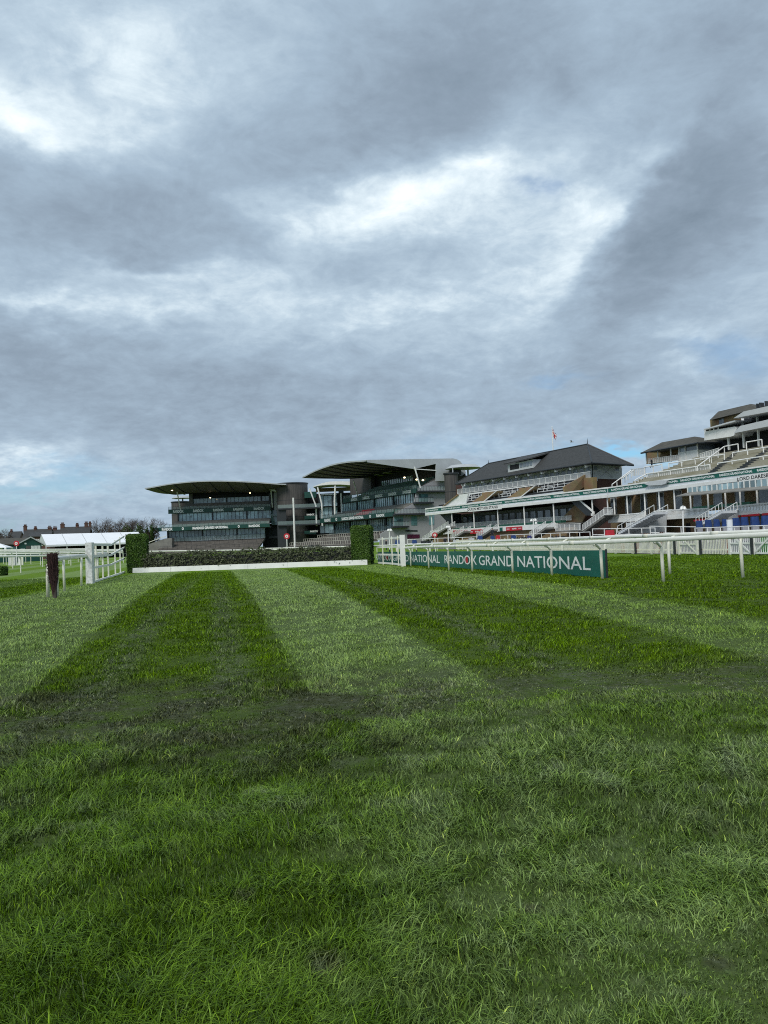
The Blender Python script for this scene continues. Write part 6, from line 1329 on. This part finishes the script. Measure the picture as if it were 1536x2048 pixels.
# trees: bare crowns of many fine twigs
def bare_tree(label, px, pyt, D, spread, seed, group='bare trees behind the marquee'):
    rg = np.random.default_rng(seed); z0 = float(zt(D)); top = at(px, pyt, D); h = top[2]-z0; base = np.array([top[0], D, z0]); t = thing('bare_tree', label, 'tree', base, group); tr, cr = MB(), MB()
    def grow(p, d, L, r, lv):
        q = p+d*L; (tr if lv < 3 else cr).tube(p, q, r, r*.68, 5 if lv < 3 else 3, False)
        if lv >= 6: return
        for k in range(3 if lv < 5 else 4):
            a = rg.normal(0, .42+.05*lv, 3); a[2] = abs(a[2])*.35; d2 = d*.8+a*spread; d2[2] += .10; d2 /= np.linalg.norm(d2); f = rg.uniform(.55, 1.0); grow(p+d*L*f, d2, L*rg.uniform(.62, .86), r*.55, lv+1)
    grow(base-[0, 0, .3], np.array([0, 0, 1.0]), h*.27, h*.026, 0)
    zmax = max(v[2] for v in cr.v); f = h/(zmax-z0)
    for B_ in (tr, cr): B_.v = [(base[0]+(v[0]-base[0])*f, base[1]+(v[1]-base[1])*f, z0+(v[2]-z0)*f) for v in B_.v]
    tr.build('trunk', 'bark', t); cr.build('crown', 'twig', t); return t
bare_tree('pale bare tree above the marquee, narrowest of the group', 190, 1034, 275, .9, 1); bare_tree('pale bare tree above the middle of the marquee with an upright crown', 206, 1032, 278, .9, 2); bare_tree('brownish bare tree above the right part of the marquee', 233, 1036, 268, 1.05, 3)
bare_tree('broad bare tree left of the face-on stand, tallest of the group', 275, 1028, 275, 1.15, 4); bare_tree('bare tree close to the left end of the face-on stand', 292, 1030, 282, 1.0, 5); bare_tree('bare tree beside the dark evergreen, half behind the left hedge block', 261, 1036, 272, 1.0, 6)
bare_tree('leafless tree at the left edge above the dark houses', 4, 1054, 262, 1.1, 8, None)
def shrub(label, px0, px1, pyt, D, seed, m_='brush', dark=.35):
    rg = np.random.default_rng(seed); a, b = at(px0, pyt, D), at(px1, pyt, D); z0 = float(zt(D)); h = a[2]-z0; w = b[0]-a[0]; t = thing('shrub', label, 'shrub', ((a[0]+b[0])/2, D, z0)); P, N_, T = [], [], []
    mb = MB(); mb.tube(((a[0]+b[0])/2, D, z0-.2), ((a[0]+b[0])/2, D, z0+h*.5), .25, .1, 6); mb.build('trunk', 'bark', t)
    K = max(3, int(w/3)); cs = [(a[0]+w*(i+.5)/K+rg.normal(0, .5), D+rg.normal(0, 1.2), z0+h*rg.uniform(.45, .62), w/K*rg.uniform(.6, .9), h*rg.uniform(.34, .46)) for i in range(K)]
    for cx, cy, cz, rx, rz in cs:
        for k in range(900):
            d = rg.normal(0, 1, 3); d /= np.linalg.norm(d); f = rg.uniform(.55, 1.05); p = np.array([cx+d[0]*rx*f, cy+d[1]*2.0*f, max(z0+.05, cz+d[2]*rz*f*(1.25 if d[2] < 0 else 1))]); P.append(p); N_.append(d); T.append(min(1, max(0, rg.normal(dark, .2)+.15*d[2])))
    leaf_cloud('crown', P, N_, np.full(len(P), .26), m_, t, np.array(T), 1.8); return t
shrub('brown dormant shrub mass behind the middle of the marquee', 178, 226, 1051, 255, 1); shrub('brown dormant shrub mass behind the right part of the marquee', 215, 256, 1050, 250, 2); shrub('dark evergreen shrub under the broad bare tree', 246, 284, 1046, 258, 3, 'yew', .12); shrub('dark brown shrub left of the face-on stand', 276, 312, 1052, 262, 4, 'brush', .15)
shrub('small conifer like shrub against the left end of the face-on stand', 297, 308, 1045, 264, 5, 'yew', .15); shrub('brown shrubs at the left edge beside the dark houses', -20, 20, 1059, 245, 6, 'brush', .25)
_c = at(-6, 1134, 58); hedge('low_hedge', 'low dark clipped hedge at the left edge beyond the first rail', (_c[0], 58, float(zt(58))), .55, .5, .62, 0)
# ================================================================ bookmakers' pitches, people, small things
def cover(label, px0, px1, py0, py1, D, m_='blue', group='fabric covered betting pitches'):
    a, b = at(px0, py1, D), at(px1, py0, D); w = b[0]-a[0]; z0 = float(zt(D)); t = thing('covered_pitch', label, 'betting pitch', ((a[0]+b[0])/2, D, z0), group); mb = MB(); n = 14
    lo, hi = [], []
    for k in range(n):
        s = k/n*2*math.pi; f = 1+.05*math.sin(3*s+px0); cx, cy = (a[0]+b[0])/2, D+w*.3; r = .5*w
        ex = lambda q: math.copysign(abs(q)**.45, q); lo.append((cx+r*1.0*f*ex(math.cos(s)), cy+.6*r*f*ex(math.sin(s)), a[2])); hi.append((cx+r*.84*ex(math.cos(s)), cy+.5*r*ex(math.sin(s)), b[2]+.02*math.sin(5*s)))
    mb.prism(lo, hi); mb.build('fabric_cover', m_, t); mb = MB(); mb.box(a[0]+w*.12, b[0]-w*.12, D+.05, D+w*.5, z0, a[2]-.003); mb.build('plinth', 'grey_wall', t); return t
C1 = [(1394, 1406.5, 1041, 1055), (1412, 1424.5, 1039.5, 1054), (1429, 1440.5, 1038.5, 1053.5), (1446, 1457, 1038, 1054), (1467, 1481, 1035.5, 1051.5), (1484, 1498, 1034, 1051), (1504, 1520, 1033, 1050.5), (1526, 1544, 1031, 1050)]
nm = ('leftmost of the blue row at the right edge', 'second from the left in the blue row', 'third from the left in the blue row', 'behind the pale umbrella', 'right of the pale umbrella', 'fourth from the right edge side, under the red banner', 'next to the last white post', 'cut by the right edge of the picture')
for i, c_ in enumerate(C1): cover('blue fabric covered betting pitch, '+nm[i], *c_, 84-.6*i)
cover('large dark red covered betting pitch below the white external staircase', 1212, 1231, 1060, 1073, 96, 'red'); cover('blue covered betting pitch below the brick stand, next to the red cover', 981, 990, 1071.5, 1081, 120); cover('red covered betting pitch between blue covers below the brick stand', 992, 1001, 1070.5, 1080, 120, 'red')
cover('blue covered betting pitch below the red banners of the brick stand', 955, 966, 1071, 1082.5, 122); cover('blue covered betting pitch right of the red cover below the brick stand', 1022, 1033, 1070.5, 1080, 118); cover('dark blue covered betting pitch beside the lamp post', 1055, 1064, 1071, 1079.5, 116, 'navy')
cover('blue covered betting pitch behind the uprights of the curved wing', 790, 803, 1080, 1088.5, 128); cover('blue covered betting pitch just right of the wing end post', 824, 834, 1079.5, 1087, 128)
# parasol, lamp posts
def lamppost(label, px, pyt, pyb, D, heads):
    b = at(px, pyb, D); tp = at(px-.4, pyt, D); t = thing('lamp_post', label, 'lamp post', (b[0], D, float(zt(D)))); mb = MB(); mb.tube((b[0], D, float(zt(D))), tp, .10, .07, 8); mb.build('pole', 'white', t)
    for dx, dy in heads: c = at(px+dx, pyt+dy, D); mb = MB(); mb.tube(tp, c, .05, .05, 6); mb.tube(c, c-[0, 0, .28], .10, .22, 10); mb.build('lamp_head', 'white', t)
lamppost('white lamp post with drooping heads in front of the brick stand stairs', 896.5, 1053, 1080, 118, ((-2.5, -1.5), (2.2, -1.5), (3.5, 2.5))); lamppost('white lamp post with three heads beside the covered pitches of the brick stand', 1067, 1038.5, 1077, 112, ((-4.5, 0), (4, -1), (5, 5))); lamppost('white lamp post behind the curved wing fence', 779, 1059, 1086, 124, ((-2.5, -1), (3, -1)))
lamppost('white lamp post by the glass canopy of the white stand', 1366, 1012, 1062, 86, ((-3, 1), (3, 1)))
a = at(1459, 1042, 80); t = thing('garden_parasol', 'pale folded parasol among the blue covered pitches', 'parasol', (a[0], 80, float(zt(80)))); mb = MB(); mb.tube((a[0], 80, zt(80)), a, .05, .05, 8); mb.build('pole', 'white', t); mb = MB(); mb.path([a-[0, 0, 1.0], a-[0, 0, .7], a-[0, 0, .2], a+[0, 0, .15]], .30, 10); mb.build('canopy', 'tent', t)
# crowd-control railings along the apron
def crowd_rail(label, pxa, ya, pxb, yb, Da, Db, h=1.1):
    a, b = at(pxa, ya, Da), at(pxb, yb, Db); t = thing('crowd_railing', label, 'railing', (a[0], a[1], float(zt(a[1])))); L = np.linalg.norm((b-a)[:2]); n = max(2, int(L/1.9)); mb = MB()
    for dz in (0, -.75): mb.tube(a+[0, 0, dz], b+[0, 0, dz], .055, .055, 6)
    mb.build('rails', 'white', t)
    for k in range(n+1): p = a+(b-a)*k/n; mb = MB(); mb.tube(p+[0, 0, .05], (p[0], p[1], zt(p[1])), .055, .055, 6); mb.build('post', 'white', t)
crowd_rail('white tubular railing in front of the blue covered pitches', 1390, 1056.5, 1560, 1050, 82, 70); crowd_rail('white tubular railing below the white external staircases', 1185, 1058, 1310, 1056, 100, 92); crowd_rail('white tubular railing before the brick stand ground floor, right part', 1000, 1070.5, 1180, 1064, 124, 106); crowd_rail('white tubular railing before the brick stand ground floor, left part', 815, 1079, 960, 1073.5, 138, 124); crowd_rail('white tubular railing below the balusters of the white stand', 1300, 1052.5, 1395, 1054, 92, 86)
# heaps of folded chairs / sheeted goods on the apron
def heap(label, px0, px1, py0, py1, D, m_, seed):
    rg = np.random.default_rng(seed); a, b = at(px0, py1, D), at(px1, py0, D); t = thing('stacked_furniture', label, 'stack', ((a[0]+b[0])/2, D, float(zt(D)))); n = 7; z0 = float(zt(D))
    for k in range(n):
        x = a[0]+(b[0]-a[0])*(k+.5)/n; w = (b[0]-a[0])/n*.44; h = b[2]-(b[2]-a[2])*rg.uniform(0, .5); mb = MB(); y = D+rg.uniform(0, .6); mb.tube((x-w, y, z0), (x-w*.6, y, h), .05, .05, 5); mb.tube((x+w, y, z0), (x+w*.6, y, h), .05, .05, 5); mb.box(x-w, x+w, y-.05, y+.05, h-.55, h-.003); mb.box(x-w, x+w, y-.5, y-.06, h-1.0, h-.93); mb.build('chair', m_, t)
heap('dark stacked chairs at the left end of the brick stand apron', 842, 862, 1080, 1087, 130, 'dark_steel', 1); heap('dark stacked chairs beside the dark blue covered pitch', 1034, 1054, 1072, 1080, 117, 'dark_steel', 2); heap('dark stacked chairs near the right end of the brick stand apron', 1103, 1132, 1070, 1078, 112, 'dark_steel', 3); heap('stacked brown chairs below the white external stair', 1283, 1306, 1063, 1070, 92, 'shadebrick', 4); heap('stacked brown chairs left of the blue covered pitches', 1318, 1333, 1063, 1069, 90, 'shadebrick', 5); heap('pale stacked chairs under the red banners of the brick stand', 906, 950, 1076, 1085, 126, 'gable', 6); heap('dark sheeted goods on the course before the face-on stand', 606, 640, 1089, 1095, 150, 'dark_steel', 7)
heap('stacked dark chairs on the left part of the white stand gallery', 1212, 1228, 1067, 1074, 99, 'gable', 8)
# people
def person_mesh(name, pose):
    J = dict(pel=(0, 0, .95), che=(0, .01, 1.28), nec=(0, .0, 1.50), hea=(0, -.02, 1.60), crn=(0, -.02, 1.74))
    s = pose
    J['shl'] = (-.19, 0, 1.43); J['shr'] = (.19, 0, 1.43); J['ell'] = (-.27, -.02+.10*s, 1.15); J['elr'] = (.27, -.02-.10*s, 1.15); J['hal'] = (-.26, -.10+.2*s, .90); J['har'] = (.26, -.10-.1*s, .90)
    J['hil'] = (-.10, 0, .90); J['hir'] = (.10, 0, .90); J['knl'] = (-.11, -.03-.16*s, .50); J['knr'] = (.11, -.02+.10*s, .50); J['anl'] = (-.11, .0-.20*s, .08); J['anr'] = (.11, .02+.28*s, .09); J['tol'] = (-.12, -.16-.2*s, .03); J['tor'] = (.12, -.13+.26*s, .04)
    ks = list(J); ed = [('pel', 'che'), ('che', 'nec'), ('nec', 'hea'), ('hea', 'crn'), ('che', 'shl'), ('che', 'shr'), ('shl', 'ell'), ('shr', 'elr'), ('ell', 'hal'), ('elr', 'har'), ('pel', 'hil'), ('pel', 'hir'), ('hil', 'knl'), ('hir', 'knr'), ('knl', 'anl'), ('knr', 'anr'), ('anl', 'tol'), ('anr', 'tor')]
    rr = dict(pel=.16, che=.17, nec=.065, hea=.095, crn=.07, shl=.085, shr=.085, ell=.058, elr=.058, hal=.045, har=.045, hil=.105, hir=.105, knl=.07, knr=.07, anl=.05, anr=.05, tol=.04, tor=.04)
    me = bpy.data.meshes.new(name); me.from_pydata([J[k] for k in ks], [(ks.index(a), ks.index(b)) for a, b in ed], []); o = bpy.data.objects.new(name+'_tmp', me); COL.objects.link(o); md = o.modifiers.new('s', 'SKIN'); o.modifiers.new('d', 'SUBSURF').levels = 1
    for i, k in enumerate(ks): sv = me.skin_vertices[0].data[i]; sv.radius = (rr[k], rr[k]); sv.use_root = (k == 'pel')
    dg = bpy.context.evaluated_depsgraph_get(); m2 = bpy.data.meshes.new_from_object(o.evaluated_get(dg)); bpy.data.objects.remove(o); bpy.data.meshes.remove(me); m2.name = 'body'
    for k in ('skin', 'jacket', 'trousers'): m2.materials.append(MT[k])
    for p in m2.polygons: z = p.center.z; x = abs(p.center.x); p.material_index = 0 if (z > 1.50 or (x > .2 and z < .98)) else (1 if z > .90 else 2); p.use_smooth = True
    return m2
PM = [person_mesh('body', .1), person_mesh('body', .8)]
def person(label, px, pyb, D, pose, face, z=None, k=1.0):
    b = at(px, pyb, D); t = thing('person', label, 'person', (b[0], D, b[2] if z is None else z)); o = bpy.data.objects.new('body', PM[pose]); COL.objects.link(o); o.parent = t; o.rotation_euler = (0, 0, R(face)); o.scale = (k, k, k)
    mb = MB(); c = np.array([b[0], D, t.location[2]]); hc = c+np.array([0, .0, 1.70*k]); mb.path([hc-[0, -.03, .06], hc+[0, .02, .02], hc+[0, .0, .10]], .10*k, 8); mb.build('hair', 'hair', t); return t
for lab, px, pyb, D, ps, fc in (('person in dark clothes, left one of the pair before the brick stand', 890.5, 1088, 126, 0, 20), ('person in dark clothes, right one of the pair before the brick stand', 898.5, 1087.5, 126, 1, -40), ('person in dark clothes standing near the lone pitch behind the wing', 772.5, 1092, 125, 0, 90), ('person in dark clothes by the stairs of the brick stand', 985.5, 1078, 128, 0, -30)):
    person(lab, px, pyb, D, ps, fc, float(zt(D)) if px != 985.5 else None)
vv = 12.0; u, z = Lf.pl(1303.5, 936, vv); p = Lf.P(u, vv, zr(vv)+.1); t = thing('person', 'person in dark clothes walking on the open terrace below the pavilion', 'person', p); o = bpy.data.objects.new('body', PM[1]); COL.objects.link(o); o.parent = t; o.rotation_euler = (0, 0, R(60)); mb = MB(); hc = p+np.array([0, 0, 1.70]); mb.path([hc-[0, -.03, .06], hc+[0, .02, .02], hc+[0, 0, .10]], .10, 8); mb.build('hair', 'hair', t)
# gull
b = at(1143.5, 884, 120); t = thing('gull', 'tiny gull gliding above the slate roof', 'bird', b); mb = MB(); mb.path([b+np.array([-.25, 0, 0]), b, b+np.array([.3, 0, .03])], .07, 6); mb.build('body', 'grey_roof', t)
for s in (-1, 1): mb = MB(); A = [b+np.array([-.08, 0, .03]), b+np.array([.1, 0, .03]), b+np.array([.05+s*.12, s*.35, .22]), b+np.array([-.25+s*.25, s*.7, .12])]; mb.prism(A, [p+np.array([0, 0, .02]) for p in A]); mb.build('wing', 'grey_roof', t)
SC.cycles.max_bounces = 4; SC.cycles.diffuse_bounces = 2; SC.cycles.glossy_bounces = 2; SC.cycles.transparent_max_bounces = 12; SC.cycles.transmission_bounces = 2
SC.cycles.caustics_reflective = False; SC.cycles.caustics_refractive = False
W.cycles.sampling_method = 'MANUAL'; W.cycles.sample_map_resolution = 256
